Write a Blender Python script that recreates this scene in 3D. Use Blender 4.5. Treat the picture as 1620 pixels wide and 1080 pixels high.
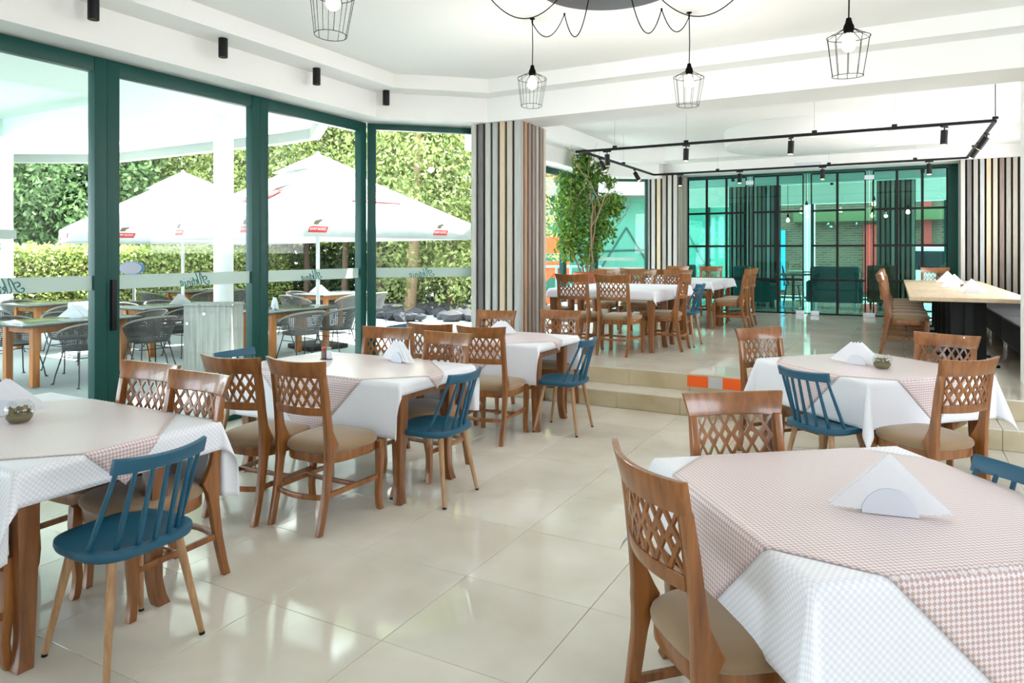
import bpy, bmesh, math, random
import numpy as np
from math import sin, cos, pi, radians, sqrt, atan2, hypot
from mathutils import Vector, Matrix

random.seed(7)
RNG = np.random.default_rng(11)
for o in list(bpy.data.objects):
    bpy.data.objects.remove(o)
SC = bpy.context.scene
C = SC.collection

# ------------------------------------------------------------------ camera
FPX, HORIZ, EYE = 1111.0, 400.0, 1.56
YAW = math.atan((1415 - 810) / FPX)
cam_d = bpy.data.cameras.new('camera')
cam = bpy.data.objects.new('camera', cam_d)
C.objects.link(cam)
cam.location = (0, 0, EYE)
cam.rotation_euler = (pi / 2, 0, YAW)
cam_d.sensor_width = 36
cam_d.lens = FPX / 1620 * 36
cam_d.shift_y = -(540 - HORIZ) / 1620
cam_d.clip_start = .05
cam_d.clip_end = 300
SC.camera = cam

# ------------------------------------------------------------------ sky, sun, daylight at the windows, added area lamps, exposure
world = bpy.data.worlds.new('world')
SC.world = world
world.use_nodes = True
bg = world.node_tree.nodes['Background']
bg.inputs[0].default_value = (.80, .90, 1.0, 1)
bg.inputs[1].default_value = 7.4
sun_d = bpy.data.lights.new('sun', 'SUN')
sun_d.energy = 30
sun_d.angle = radians(.6)
sun_d.color = (1, .96, .88)
sun = bpy.data.objects.new('sun', sun_d)
C.objects.link(sun)
sun.rotation_euler = Vector((.20, .50, .84)).to_track_quat('Z', 'Y').to_euler()

def area(name, loc, aim, sx, sy, power, col=(1, 1, 1)):
    d = bpy.data.lights.new(name, 'AREA')
    d.shape = 'RECTANGLE'
    d.size, d.size_y, d.energy, d.color = sx, sy, power, col
    o = bpy.data.objects.new(name, d)
    C.objects.link(o)
    o.location = loc
    o.rotation_euler = (Vector(loc) - Vector(aim)).to_track_quat('Z', 'Y').to_euler()
    return o
# daylight entering by the windows behind and to the right of the camera, then two lamps with no window
area('daylight_right', (3.85, 3.6, 1.95), (0, 3.6, 1.9), 3.6, 1.3, 10, (.96, .98, 1))
area('daylight_back', (2.7, -2.85, 1.9), (0, 3, 1.7), 2.0, 1.4, 15, (1, .98, .96))
area('fill_upper', (1.95, 11.0, 2.2), (-2, 11, 2.3), 5.5, 1.3, 130, (.97, .97, 1))  # added fill for the raised level, the wall behind it is solid
area('fill_lounge', (3.8, 18, 2.2), (0, 18, 1.0), 4.0, 1.8, 25, (.95, 1, 1))  # area lamp out of view, before the windowless right wall of the lounge

vs = SC.view_settings
vs.view_transform = 'Standard'
vs.look = 'None'
vs.gamma = 1
vs.use_curve_mapping = False
vs.exposure = 0.48
SC.cycles.use_denoising = True
SC.cycles.max_bounces = 10
SC.cycles.diffuse_bounces = 5
SC.cycles.transparent_max_bounces = 24
SC.cycles.sample_clamp_indirect = 8
SC.cycles.caustics_reflective = False
SC.cycles.caustics_refractive = False

# ------------------------------------------------------------------ materials
MATS = {}
def lin(r, g, b):
    f = lambda c: c / 12.92 if c <= .04045 else ((c + .055) / 1.055) ** 2.4
    return (f(r / 255), f(g / 255), f(b / 255), 1)

def mat(name, col, rough=.5, metal=0., spec=.5, emit=None, estr=0., coat=0., sheen=0., transl=0.):
    m = bpy.data.materials.new(name)
    m.use_nodes = True
    b = m.node_tree.nodes['Principled BSDF']
    b.inputs['Base Color'].default_value = col
    b.inputs['Roughness'].default_value = rough
    b.inputs['Metallic'].default_value = metal
    b.inputs['Specular IOR Level'].default_value = spec
    b.inputs['Coat Weight'].default_value = coat
    b.inputs['Sheen Weight'].default_value = sheen
    if emit:
        b.inputs['Emission Color'].default_value = emit
        b.inputs['Emission Strength'].default_value = estr
    MATS[name] = m
    return m

def nd(m, t, **kw):
    n = m.node_tree.nodes.new(t)
    for k, v in kw.items():
        setattr(n, k, v)
    return n

def lk(m, a, b):
    m.node_tree.links.new(a, b)

def ramp(m, fac, stops):
    r = nd(m, 'ShaderNodeValToRGB')
    el = r.color_ramp.elements
    while len(el) < len(stops):
        el.new(.5)
    for e, (p, c) in zip(el, stops):
        e.position, e.color = p, c
    lk(m, fac, r.inputs[0])
    return r.outputs[0]

def wood(name, c1, c2, rough=.35, scale=(28, 28, 2.2), coat=.0, rand=.0, bump=.0):
    m = mat(name, c1, rough, coat=coat)
    b = m.node_tree.nodes['Principled BSDF']
    tc = nd(m, 'ShaderNodeTexCoord')
    mp = nd(m, 'ShaderNodeMapping')
    mp.inputs['Scale'].default_value = scale
    lk(m, tc.outputs['Object'], mp.inputs[0])
    oi = nd(m, 'ShaderNodeObjectInfo')
    ad = nd(m, 'ShaderNodeVectorMath', operation='ADD')
    sc_ = nd(m, 'ShaderNodeVectorMath', operation='SCALE')
    lk(m, oi.outputs['Location'], sc_.inputs[0])
    sc_.inputs['Scale'].default_value = 3.7
    lk(m, mp.outputs[0], ad.inputs[0])
    lk(m, sc_.outputs[0], ad.inputs[1])
    nz = nd(m, 'ShaderNodeTexNoise')
    nz.inputs['Scale'].default_value = 1.0
    nz.inputs['Detail'].default_value = 5
    nz.inputs['Roughness'].default_value = .65
    lk(m, ad.outputs[0], nz.inputs['Vector'])
    col = ramp(m, nz.outputs[0], [(.3, c1), (.72, c2)])
    if rand:
        hs = nd(m, 'ShaderNodeHueSaturation')
        mr = nd(m, 'ShaderNodeMapRange')
        mr.inputs[3].default_value = 1 - rand
        mr.inputs[4].default_value = 1 + rand
        lk(m, oi.outputs['Random'], mr.inputs[0])
        lk(m, mr.outputs[0], hs.inputs['Value'])
        lk(m, col, hs.inputs['Color'])
        col = hs.outputs[0]
    lk(m, col, b.inputs['Base Color'])
    if bump:
        bp = nd(m, 'ShaderNodeBump')
        bp.inputs['Strength'].default_value = bump
        bp.inputs['Distance'].default_value = .004
        lk(m, nz.outputs[0], bp.inputs['Height'])
        lk(m, bp.outputs[0], b.inputs['Normal'])
    return m

wood('chair_wood', lin(106, 62, 28), lin(158, 100, 50), .28, coat=.25)
wood('table_wood', lin(94, 55, 27), lin(142, 90, 48), .32, coat=.2)
wood('leg_oak', lin(150, 112, 76), lin(190, 150, 110), .5, scale=(60, 60, 4))
wood('pale_top', lin(196, 172, 140), lin(216, 194, 164), .4, scale=(26, 1.6, 26))
wood('terrace_wood', lin(168, 100, 48), lin(206, 136, 74), .5)
wood('bin_wood', lin(112, 114, 111), lin(158, 160, 155), .6, scale=(26, 26, 1.5), bump=.3)
SLATS = []
for i, (a, b_) in enumerate([((150, 146, 138), (178, 174, 166)), ((92, 90, 88), (122, 119, 115)), ((176, 174, 166), (200, 197, 190)),
                            ((158, 162, 160), (186, 189, 186)), ((190, 172, 140), (212, 196, 166)), ((176, 168, 152), (200, 192, 178)),
                            ((118, 104, 94), (150, 134, 122)), ((150, 118, 92), (178, 146, 118))]):
    SLATS.append(wood('slat_wood_%d' % i, lin(*a), lin(*b_), .62, scale=(60, 60, 3.0), bump=.25))
mat('slat_back', lin(34, 33, 36), .7)
mat('blue_plastic', lin(22, 82, 108), .42)
mat('cushion', lin(142, 116, 86), .85, sheen=.3)
mat('white_paint', lin(238, 238, 236), .7, spec=.2)
mat('green_frame', lin(5, 68, 62), .42, spec=.35)
mat('black_metal', lin(14, 14, 16), .5, spec=.3)
mat('dark_disc', lin(66, 68, 76), .35, metal=.4)
mat('black_cord', lin(10, 9, 9), .8, spec=.1)
mat('chrome', lin(200, 200, 205), .18, metal=1)
mat('white_plastic', lin(214, 218, 228), .3)
mat('white_plain', lin(240, 240, 240), .5)
mat('paper', lin(230, 231, 235), .9, spec=.1)
mat('bulb', (1, .85, .6, 1), .4, emit=(1, .72, .38, 1), estr=7)
mat('lamp_lens', (1, .8, .55, 1), .4, emit=(1, .72, .4, 1), estr=5)
mat('bench', lin(32, 34, 39), .6, spec=.3)
mat('orange_tape', lin(244, 98, 20), .5)
mat('grey_tape', lin(196, 198, 202), .4)
mat('terracotta', lin(170, 92, 62), .7)
mat('bark', lin(150, 122, 96), .85)
mat('dark_bark', lin(92, 74, 60), .9)
mat('soil', lin(112, 104, 74), .95)
mat('red_lid', lin(196, 36, 36), .4)
mat('green_lid', lin(120, 170, 140), .4)
mat('pepper', lin(120, 105, 92), .8)
mat('wicker', lin(66, 67, 67), .6)
mat('wicker_pale', lin(128, 126, 118), .6)
mat('iron', lin(48, 50, 54), .5)
mat('terrace_top', lin(120, 124, 122), .12)
mat('teal_sofa', lin(40, 84, 88), .8)
mat('olive_cushion', lin(120, 128, 60), .8)
mat('grey_cushion', lin(120, 124, 122), .8)
mat('orange_cushion', lin(176, 104, 50), .8)
mat('brown_leather', lin(86, 58, 40), .5)
mat('steel_blue', lin(70, 96, 120), .4, metal=.3)
mat('car_white', lin(232, 234, 236), .2, coat=.5)
mat('car_glass', lin(30, 36, 42), .08)
mat('awning_green', lin(98, 94, 58), .8)
mat('tyre', lin(24, 24, 26), .8)
mat('tail_red', lin(190, 30, 26), .3)
mat('cyan_panel', lin(40, 170, 200), .6)
mat('red_panel', lin(200, 52, 40), .6)
mat('banner_red', lin(186, 44, 48), .6)
mat('emblem', lin(92, 88, 70), .6)
mat('emblem_gold', lin(150, 118, 46), .6)
mat('sign_white', lin(245, 245, 245), .6)
mat('aktinia', lin(20, 120, 112), .5)
mat('orange_play', lin(244, 88, 22), .5)
mat('cyan_rail', lin(120, 205, 205), .5)
mat('asphalt', lin(150, 152, 152), .9)
mat('mirror_blue', lin(70, 130, 190), .4)
mat('mirror_face', lin(128, 124, 136), .3)
mat('stone_dark', lin(46, 46, 50), .9)
mat('lettering_grey', lin(196, 200, 200), .6)
mat('terr_ceiling', lin(226, 240, 232), .8, spec=.2)
mat('grey_fascia', lin(140, 145, 142), .8)
mat('building_green', lin(70, 150, 130), .6)
mat('building_line', lin(40, 90, 84), .6)
mat('clear_rim', lin(220, 230, 230), .1)

def glass(name, tint, refl=.05, rough=.0):
    m = bpy.data.materials.new(name)
    m.use_nodes = True
    nt = m.node_tree
    nt.nodes.clear()
    out = nd(m, 'ShaderNodeOutputMaterial')
    tr = nd(m, 'ShaderNodeBsdfTransparent')
    tr.inputs[0].default_value = (*tint, 1)
    gl = nd(m, 'ShaderNodeBsdfGlossy')
    gl.inputs['Roughness'].default_value = rough
    lw = nd(m, 'ShaderNodeLayerWeight')
    lw.inputs[0].default_value = .35
    mr = nd(m, 'ShaderNodeMapRange')
    mr.inputs[3].default_value = refl
    mr.inputs[4].default_value = .5
    lk(m, lw.outputs['Facing'], mr.inputs[0])
    pw = nd(m, 'ShaderNodeMath', operation='POWER')
    lk(m, lw.outputs['Facing'], pw.inputs[0])
    pw.inputs[1].default_value = 4
    lk(m, pw.outputs[0], mr.inputs[0])
    mx = nd(m, 'ShaderNodeMixShader')
    lk(m, mr.outputs[0], mx.inputs[0])
    lk(m, tr.outputs[0], mx.inputs[1])
    lk(m, gl.outputs[0], mx.inputs[2])
    lk(m, mx.outputs[0], out.inputs[0])
    MATS[name] = m
    return m
glass('pane_glass', (.965, .995, .985), .02)
glass('teal_glass', (.48, .80, .76), .03)
glass('bowl_glass', (.97, .985, .98), .05)
def frosted(name, col, alpha):
    m = mat(name, col, .8, spec=.1)
    b = m.node_tree.nodes['Principled BSDF']
    b.inputs['Alpha'].default_value = alpha
    return m
frosted('frost', lin(196, 216, 208), .85)

def cloth_mat(name, ca, cb, size, rough=.6, bump=.15, sheen=.2):
    m = mat(name, ca, rough, sheen=sheen, spec=.4)
    b = m.node_tree.nodes['Principled BSDF']
    uv = nd(m, 'ShaderNodeUVMap')
    ck = nd(m, 'ShaderNodeTexChecker')
    ck.inputs['Scale'].default_value = 1 / size
    ck.inputs[1].default_value = ca
    ck.inputs[2].default_value = cb
    lk(m, uv.outputs[0], ck.inputs[0])
    lk(m, ck.outputs[0], b.inputs['Base Color'])
    bp = nd(m, 'ShaderNodeBump')
    bp.inputs['Strength'].default_value = bump
    bp.inputs['Distance'].default_value = .001
    lk(m, ck.outputs[1], bp.inputs['Height'])
    lk(m, bp.outputs[0], b.inputs['Normal'])
    return m
cloth_mat('white_cloth', lin(234, 234, 239), lin(219, 220, 228), .011, .45)
cloth_mat('check_cloth', lin(224, 215, 219), lin(192, 160, 154), .0105, .3)

def noisy(name, c1, c2, scale, rough=.6, detail=4, coord='Object', spec=.5, rand=0., lo=.35, hi=.65, stretch=(1, 1, 1)):
    m = mat(name, c1, rough, spec=spec)
    b = m.node_tree.nodes['Principled BSDF']
    tc = nd(m, 'ShaderNodeTexCoord')
    mp = nd(m, 'ShaderNodeMapping')
    mp.inputs['Scale'].default_value = stretch
    lk(m, tc.outputs[coord], mp.inputs[0])
    nz = nd(m, 'ShaderNodeTexNoise')
    nz.inputs['Scale'].default_value = scale
    nz.inputs['Detail'].default_value = detail
    vec = mp.outputs[0]
    oi = nd(m, 'ShaderNodeObjectInfo')
    if coord == 'Object':
        ad = nd(m, 'ShaderNodeVectorMath', operation='ADD')
        lk(m, vec, ad.inputs[0])
        lk(m, oi.outputs['Location'], ad.inputs[1])
        vec = ad.outputs[0]
    lk(m, vec, nz.inputs['Vector'])
    col = ramp(m, nz.outputs[0], [(lo, c1), (hi, c2)])
    if rand:
        hs = nd(m, 'ShaderNodeHueSaturation')
        mr = nd(m, 'ShaderNodeMapRange')
        mr.inputs[3].default_value = 1 - rand
        mr.inputs[4].default_value = 1 + rand
        lk(m, oi.outputs['Random'], mr.inputs[0])
        lk(m, mr.outputs[0], hs.inputs['Value'])
        lk(m, col, hs.inputs['Color'])
        col = hs.outputs[0]
    lk(m, col, b.inputs['Base Color'])
    return m
noisy('floor_tile', lin(209, 203, 189), lin(222, 218, 207), 2.2, .075, 5, rand=.03, spec=.55)
noisy('riser_tile', lin(180, 165, 134), lin(198, 184, 156), 3, .25, 5, rand=.03)
mat('grout', lin(140, 132, 118), .8)
noisy('terrace_floor', lin(158, 166, 168), lin(176, 182, 182), .9, .75, 4, coord='Generated')
noisy('mulch', lin(40, 40, 44), lin(120, 120, 124), 5, .95, 5, coord='Generated', stretch=(20, 20, 1))
noisy('canvas', lin(232, 236, 236), lin(240, 243, 243), 6, .8, 2, spec=.1)

def leafmat(name, c1, c2, transl=.35):
    m = mat(name, c1, .55, spec=.3)
    nt = m.node_tree
    b = nt.nodes['Principled BSDF']
    at = nd(m, 'ShaderNodeAttribute', attribute_name='tint')
    col = ramp(m, at.outputs['Fac'], [(0, c1), (1, c2)])
    lk(m, col, b.inputs['Base Color'])
    tl = nd(m, 'ShaderNodeBsdfTranslucent')
    lk(m, col, tl.inputs[0])
    mx = nd(m, 'ShaderNodeMixShader')
    mx.inputs[0].default_value = transl
    lk(m, b.outputs[0], mx.inputs[1])
    lk(m, tl.outputs[0], mx.inputs[2])
    lk(m, mx.outputs[0], nt.nodes['Material Output'].inputs[0])
    return m
leafmat('thuja', lin(64, 82, 42), lin(188, 200, 122))
leafmat('hedge_leaf', lin(92, 110, 54), lin(178, 192, 116))
leafmat('dark_leaf', lin(36, 60, 32), lin(122, 150, 96))
leafmat('ficus_leaf', lin(48, 90, 28), lin(140, 178, 76), .35)
leafmat('moss_leaf', lin(62, 88, 36), lin(176, 140, 90))

def brick_mat():
    m = mat('brickwork', (.3, .2, .15, 1), .9)
    b = m.node_tree.nodes['Principled BSDF']
    tc = nd(m, 'ShaderNodeTexCoord')
    mp = nd(m, 'ShaderNodeMapping')
    mp.inputs['Rotation'].default_value = (pi / 2, 0, 0)
    br = nd(m, 'ShaderNodeTexBrick')
    br.inputs['Color1'].default_value = lin(96, 54, 40)
    br.inputs['Color2'].default_value = lin(118, 78, 56)
    br.inputs['Mortar'].default_value = lin(120, 108, 92)
    br.inputs['Scale'].default_value = 1
    br.inputs['Mortar Size'].default_value = .012
    br.inputs['Brick Width'].default_value = .26
    br.inputs['Row Height'].default_value = .085
    lk(m, tc.outputs['Object'], mp.inputs[0])
    lk(m, mp.outputs[0], br.inputs[0])
    lk(m, br.outputs[0], b.inputs['Base Color'])
brick_mat()

# ------------------------------------------------------------------ mesh helpers
class MB:
    def __init__(s):
        s.v, s.f = [], []
    def add(s, vs, fs):
        n = len(s.v)
        s.v += [tuple(p) for p in vs]
        s.f += [tuple(i + n for i in f) for f in fs]
        return s
    def box(s, x0, x1, y0, y1, z0, z1):
        return s.add([(x0, y0, z0), (x1, y0, z0), (x1, y1, z0), (x0, y1, z0), (x0, y0, z1), (x1, y0, z1), (x1, y1, z1), (x0, y1, z1)],
                     [(0, 3, 2, 1), (4, 5, 6, 7), (0, 1, 5, 4), (1, 2, 6, 5), (2, 3, 7, 6), (3, 0, 4, 7)])
    def prism(s, pts, z0, z1):
        n = len(pts)
        a = sum(pts[i][0] * pts[(i + 1) % n][1] - pts[(i + 1) % n][0] * pts[i][1] for i in range(n))
        if a < 0:
            pts = pts[::-1]
        return s.add([(x, y, z0) for x, y in pts] + [(x, y, z1) for x, y in pts],
                     [tuple(range(n))[::-1], tuple(range(n, 2 * n))] + [(i, (i + 1) % n, n + (i + 1) % n, n + i) for i in range(n)])
    def loft(s, rings, cap=True, closed=True):
        n = len(rings[0])
        vs = [p for r in rings for p in r]
        fs = []
        m = n if closed else n - 1
        for k in range(len(rings) - 1):
            for i in range(m):
                j = (i + 1) % n
                fs.append((k * n + i, k * n + j, (k + 1) * n + j, (k + 1) * n + i))
        if cap:
            fs.append(tuple(range(n))[::-1])
            b0 = (len(rings) - 1) * n
            fs.append(tuple(range(b0, b0 + n)))
        return s.add(vs, fs)
    def lathe(s, prof, n=16, c=(0, 0, 0), cap=True):
        return s.loft([[(c[0] + r * cos(2 * pi * i / n), c[1] + r * sin(2 * pi * i / n), c[2] + z) for i in range(n)] for r, z in prof], cap)
    def tube(s, pts, r, n=8, cap=True):
        pts = [Vector(p) for p in pts]
        rs = r if isinstance(r, (list, tuple)) else [r] * len(pts)
        rings = []
        up = None
        for i, p in enumerate(pts):
            t = (pts[min(i + 1, len(pts) - 1)] - pts[max(i - 1, 0)]).normalized()
            if up is None:
                a = Vector((0, 0, 1)) if abs(t.z) < .9 else Vector((1, 0, 0))
                up = (a - t * a.dot(t)).normalized()
            else:
                up = (up - t * up.dot(t))
                up = up.normalized() if up.length > 1e-6 else Vector((1, 0, 0))
            sd = t.cross(up)
            rings.append([tuple(p + (up * cos(2 * pi * k / n) + sd * sin(2 * pi * k / n)) * rs[i]) for k in range(n)])
        return s.loft(rings, cap)
    def bar(s, secs):
        """secs: list of 4-point rings"""
        return s.loft(secs)
    def mesh(s, name, m=None, smooth=None, bevel=0., seg=2):
        me = bpy.data.meshes.new(name)
        me.from_pydata(s.v, [], s.f)
        bm = bmesh.new()
        bm.from_mesh(me)
        bmesh.ops.recalc_face_normals(bm, faces=bm.faces)
        if bevel:
            es = [e for e in bm.edges if len(e.link_faces) == 2 and e.calc_face_angle(0) > radians(32)]
            bmesh.ops.bevel(bm, geom=es, offset=bevel, segments=seg, affect='EDGES', clamp_overlap=True, profile=.6)
        bm.to_mesh(me)
        bm.free()
        if m:
            me.materials.append(MATS[m] if isinstance(m, str) else m)
        if smooth or bevel:
            me.shade_smooth()
            me.set_sharp_from_angle(angle=radians(smooth or 40))
        return me
    def build(s, name, m=None, parent=None, smooth=None, bevel=0., seg=2):
        return link(name, s.mesh(name, m, smooth, bevel, seg), parent)

def link(name, me, parent=None):
    o = bpy.data.objects.new(name, me)
    C.objects.link(o)
    if parent:
        o.parent = parent
    return o

def tag(o, label=None, cat=None, group=None, kind=None):
    if label: o['label'] = label
    if cat: o['category'] = cat
    if group: o['group'] = group
    if kind: o['kind'] = kind
    return o

def empty(name, loc=(0, 0, 0), rz=0, label=None, cat=None, group=None, kind=None):
    o = bpy.data.objects.new(name, None)
    C.objects.link(o)
    o.empty_display_size = .1
    o.location = loc
    o.rotation_euler = (0, 0, rz)
    return tag(o, label, cat, group, kind)

def copy_tree(o, parent=None):
    c = o.copy()
    C.objects.link(c)
    if parent:
        c.parent = parent
    for ch in o.children:
        copy_tree(ch, c)
    return c

class Proto:
    """first use places the prototype itself, later uses place copies of it and its parts"""
    def __init__(s, root):
        s.root, s.used = root, False
    def put(s, loc, rz, label, cat=None, group=None):
        o = copy_tree(s.root) if s.used else s.root
        s.used = True
        o.location = loc
        o.rotation_euler = (0, 0, rz)
        o['label'] = label
        if cat: o['category'] = cat
        if group: o['group'] = group
        return o

def face_rz(fx, fy):
    return atan2(-fx, fy)

def leaf_mesh(name, centers, size, m, jitter=.35, tint=None, aspect=.55, up=.3, fold=False):
    n = len(centers)
    a = RNG.normal(size=(n, 3))
    a[:, 2] += up * RNG.random(n)
    a /= np.linalg.norm(a, axis=1)[:, None]
    b = RNG.normal(size=(n, 3))
    b -= a * np.sum(a * b, axis=1)[:, None]
    b /= np.linalg.norm(b, axis=1)[:, None]
    L = (size * (1 + jitter * (RNG.random(n) * 2 - 1)))[:, None]
    w = L * aspect * .5
    c = np.asarray(centers)
    V = np.stack([c - a * L * .5, c + b * w, c + a * L * .5, c - b * w], 1).reshape(-1, 3)
    me = bpy.data.meshes.new(name)
    me.vertices.add(4 * n)
    me.vertices.foreach_set('co', V.astype(np.float32).ravel())
    me.loops.add(4 * n)
    me.loops.foreach_set('vertex_index', np.arange(4 * n, dtype=np.int32))
    me.polygons.add(n)
    me.polygons.foreach_set('loop_start', np.arange(0, 4 * n, 4, dtype=np.int32))
    me.update(calc_edges=True)
    me.validate()
    at = me.attributes.new('tint', 'FLOAT', 'FACE')
    t = RNG.random(n) if tint is None else tint
    at.data.foreach_set('value', np.clip(t, 0, 1).astype(np.float32))
    me.materials.append(MATS[m])
    return me

def foliage_part(me, parent):
    return tag(link('foliage', me, parent), kind='stuff')

def text_mesh(body, size, m, shear=0., extrude=.001):
    cu = bpy.data.curves.new('lettering', 'FONT')
    cu.body = body
    cu.size = size
    cu.shear = shear
    cu.extrude = extrude
    cu.align_x = 'CENTER'
    cu.align_y = 'CENTER'
    o = bpy.data.objects.new('lettering', cu)
    C.objects.link(o)
    dg = bpy.context.evaluated_depsgraph_get()
    me = bpy.data.meshes.new_from_object(o.evaluated_get(dg))
    bpy.data.objects.remove(o)
    me.materials.clear()
    me.materials.append(MATS[m])
    return me

# ================================================================== STRUCTURE
UP = .345                     # height of the raised dining level
WX = -5.45                    # plane of the long glazed wall
TP = .641                     # floor tile pitch
TX0, TY0 = -1.815, 2.205
R1Y, R2Y = 6.72, 7.085        # risers

floor = tag(MB().prism([(-5.5, -3.2), (-5.5, 6.4), (-5.18, R1Y - .001), (4.2, R1Y - .001), (4.2, -3.2)], -.12, -.012).build('floor', 'grout'), kind='structure')
tile_me = MB().box(.001, TP - .001, .001, TP - .001, -.012, 0).mesh('tile', 'floor_tile', bevel=.0015, seg=1)
def lay(parent, x0, x1, y0, y1, z, oy):
    i0, i1 = math.floor((x0 - TX0) / TP), math.ceil((x1 - TX0) / TP)
    j0, j1 = 0, math.ceil((y1 - oy) / TP - 1e-3)
    j0 = math.floor((y0 - oy) / TP)
    for i in range(i0, i1):
        for j in range(j0, j1):
            xc, yc_ = TX0 + (i + .5) * TP, oy + (j + .5) * TP
            if z > 0 and (xc < -4.45 - max(0, min(1.05, min(yc_ - 7.76, 14.6 - yc_)))):
                continue
            t = link('tile', tile_me, parent)
            t.location = (TX0 + i * TP, oy + j * TP, z)
lay(floor, -5.4, 3.2, -1.0, R1Y - .05, 0, R1Y - 7 * TP)
upper = tag(MB().prism([(-4.45, R2Y + .012), (-4.45, 7.76), (-5.5, 8.84), (-5.5, 13.6), (-4.45, 14.6), (-4.45, 15.0), (4.2, 15.0), (4.2, R2Y + .012)], -.12, UP - .012).build('floor_upper', 'grout'), kind='structure')
lay(upper, -5.4, 1.9, R2Y, 14.9, UP, R2Y)
steps = tag(MB().box(-4.6, 4.2, R1Y + .012, R2Y + .011, -.12, .158).build('floor_step', 'grout'), kind='structure')
tread_me = MB().box(.0015, TP - .0015, .0, R2Y - R1Y + .01, -.012, 0).mesh('tread_tile', 'floor_tile', bevel=.0015, seg=1)
riser_me = MB().box(.0015, TP - .0015, 0, .012, .001, .158).mesh('riser_tile', 'riser_tile', bevel=.0015, seg=1)
riser2_me = MB().box(.0015, TP - .0015, 0, .012, .171, .333).mesh('riser_tile', 'riser_tile', bevel=.0015, seg=1)
for i in range(-4, 6):
    x = TX0 + i * TP
    for me, y, z in ((tread_me, R1Y, .17), (riser_me, R1Y, 0), (riser2_me, R2Y, 0)):
        t = link(me.name.split('.')[0], me, steps)
        t.location = (x, y, z)

# ---- ceiling of the lower room: flat field, cove band and perimeter soffit
ZC, ZB, ZS = 3.52, 3.365, 3.085
ceil = tag(MB().prism([(-5.64, -3.2), (-5.64, 6.52), (-4.5, 7.66), (4.2, 7.66), (4.2, -3.2)], ZC, ZC + .3).build('ceiling', 'white_paint'), kind='structure')
inn = [(-4.80, -3.1), (-4.80, 6.12), (-4.02, 6.83), (4.1, 6.83)]
mid = [(-5.12, -3.1), (-5.12, 6.2), (-4.18, 7.07), (4.1, 7.07)]
out = [(-5.62, -3.1), (-5.62, 6.52), (-4.5, 7.66), (4.1, 7.66)]
for k in range(3):
    MB().prism([inn[k], inn[k + 1], mid[k + 1], mid[k]], ZB, ZC + .02).build('cove_band', 'white_paint', ceil)
    MB().prism([mid[k], mid[k + 1], out[k + 1], out[k]], ZS, ZC + .03).build('perimeter_soffit', 'white_paint', ceil)
# ---- ceiling of the raised level
ZU = 3.62
ceil2 = tag(MB().prism([(-4.4, 7.66), (-5.64, 8.9), (-5.64, 13.7), (-4.4, 15.05), (4.2, 15.05), (4.2, 7.66)], ZU, ZU + .2).build('ceiling_upper', 'white_paint'), kind='structure')
MB().prism([(-4.42, 7.66), (-3.95, 7.66), (-5.05, 8.76), (-5.05, 13.3), (-4.2, 13.95), (-4.2, 15), (-4.4, 15), (-5.62, 13.7), (-5.62, 8.86)], 3.09, ZU + .01).build('perimeter_soffit', 'white_paint', ceil2)
MB().prism([(-3.95, 7.66), (-3.6, 7.66), (-4.7, 8.76), (-4.7, 13.0), (-4.0, 13.6), (-4.0, 14.0), (-4.21, 13.95), (-5.05, 13.3), (-5.05, 8.76)], 3.36, ZU + .01).build('cove_band', 'white_paint', ceil2)
MB().box(-4.21, 4.1, 14.25, 15.05, 3.16, ZU + .01).build('perimeter_soffit', 'white_paint', ceil2)
MB().box(-4.01, 4.1, 13.6, 14.25, 3.38, ZU + .012).build('cove_band', 'white_paint', ceil2)
MB().lathe([(1.22, 3.34), (1.25, 3.36), (1.25, ZU + .01)], 64, (-1.35, 12.6, 0)).build('round_drop', 'white_paint', ceil2, smooth=40)
MB().lathe([(.95, 3.32), (.97, 3.33), (.97, 3.35)], 64, (-1.35, 12.6, 0)).build('round_drop', 'white_paint', ceil2, smooth=40)

# ---- walls that close the room behind and beside the camera (with window openings)
wl = tag(MB().box(3.95, 4.2, -3.2, 7.1, 0, 1.3).box(3.95, 4.2, -3.2, 7.1, 2.6, ZC).box(3.95, 4.2, -3.2, 1.8, 1.3, 2.6)
         .box(3.95, 4.2, 5.4, 7.1, 1.3, 2.6).build('wall_right', 'white_paint'), kind='structure')
wb = tag(MB().box(-5.6, 4.2, -3.2, -2.95, 0, 1.1).box(-5.6, 4.2, -3.2, -2.95, 2.6, ZC).box(-5.6, 1.7, -3.2, -2.95, 1.1, 2.6)
         .box(3.8, 4.2, -3.2, -2.95, 1.1, 2.6).build('wall_back', 'white_paint'), kind='structure')
wu = tag(MB().box(2.0, 2.2, 8.1, 15.0, UP, 3.6).build('wall_upper_right', 'white_paint'), kind='structure')
post = tag(MB().box(1.045, 1.10, 7.85, 8.12, UP, 3.36).build('wall_partition', 'white_paint', bevel=.004), kind='structure')
MB().box(1.06, 1.12, 7.12, 7.85, UP, ZS).build('trim', 'white_paint', post, bevel=.003)
MB().box(1.125, 2.2, 7.14, 7.30, UP, ZS).build('green_post', 'green_frame', post, bevel=.003)
MB().box(2.2, 4.1, 7.08, 8.1, UP, 3.6).build('wall_mass', 'white_paint', post)

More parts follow.
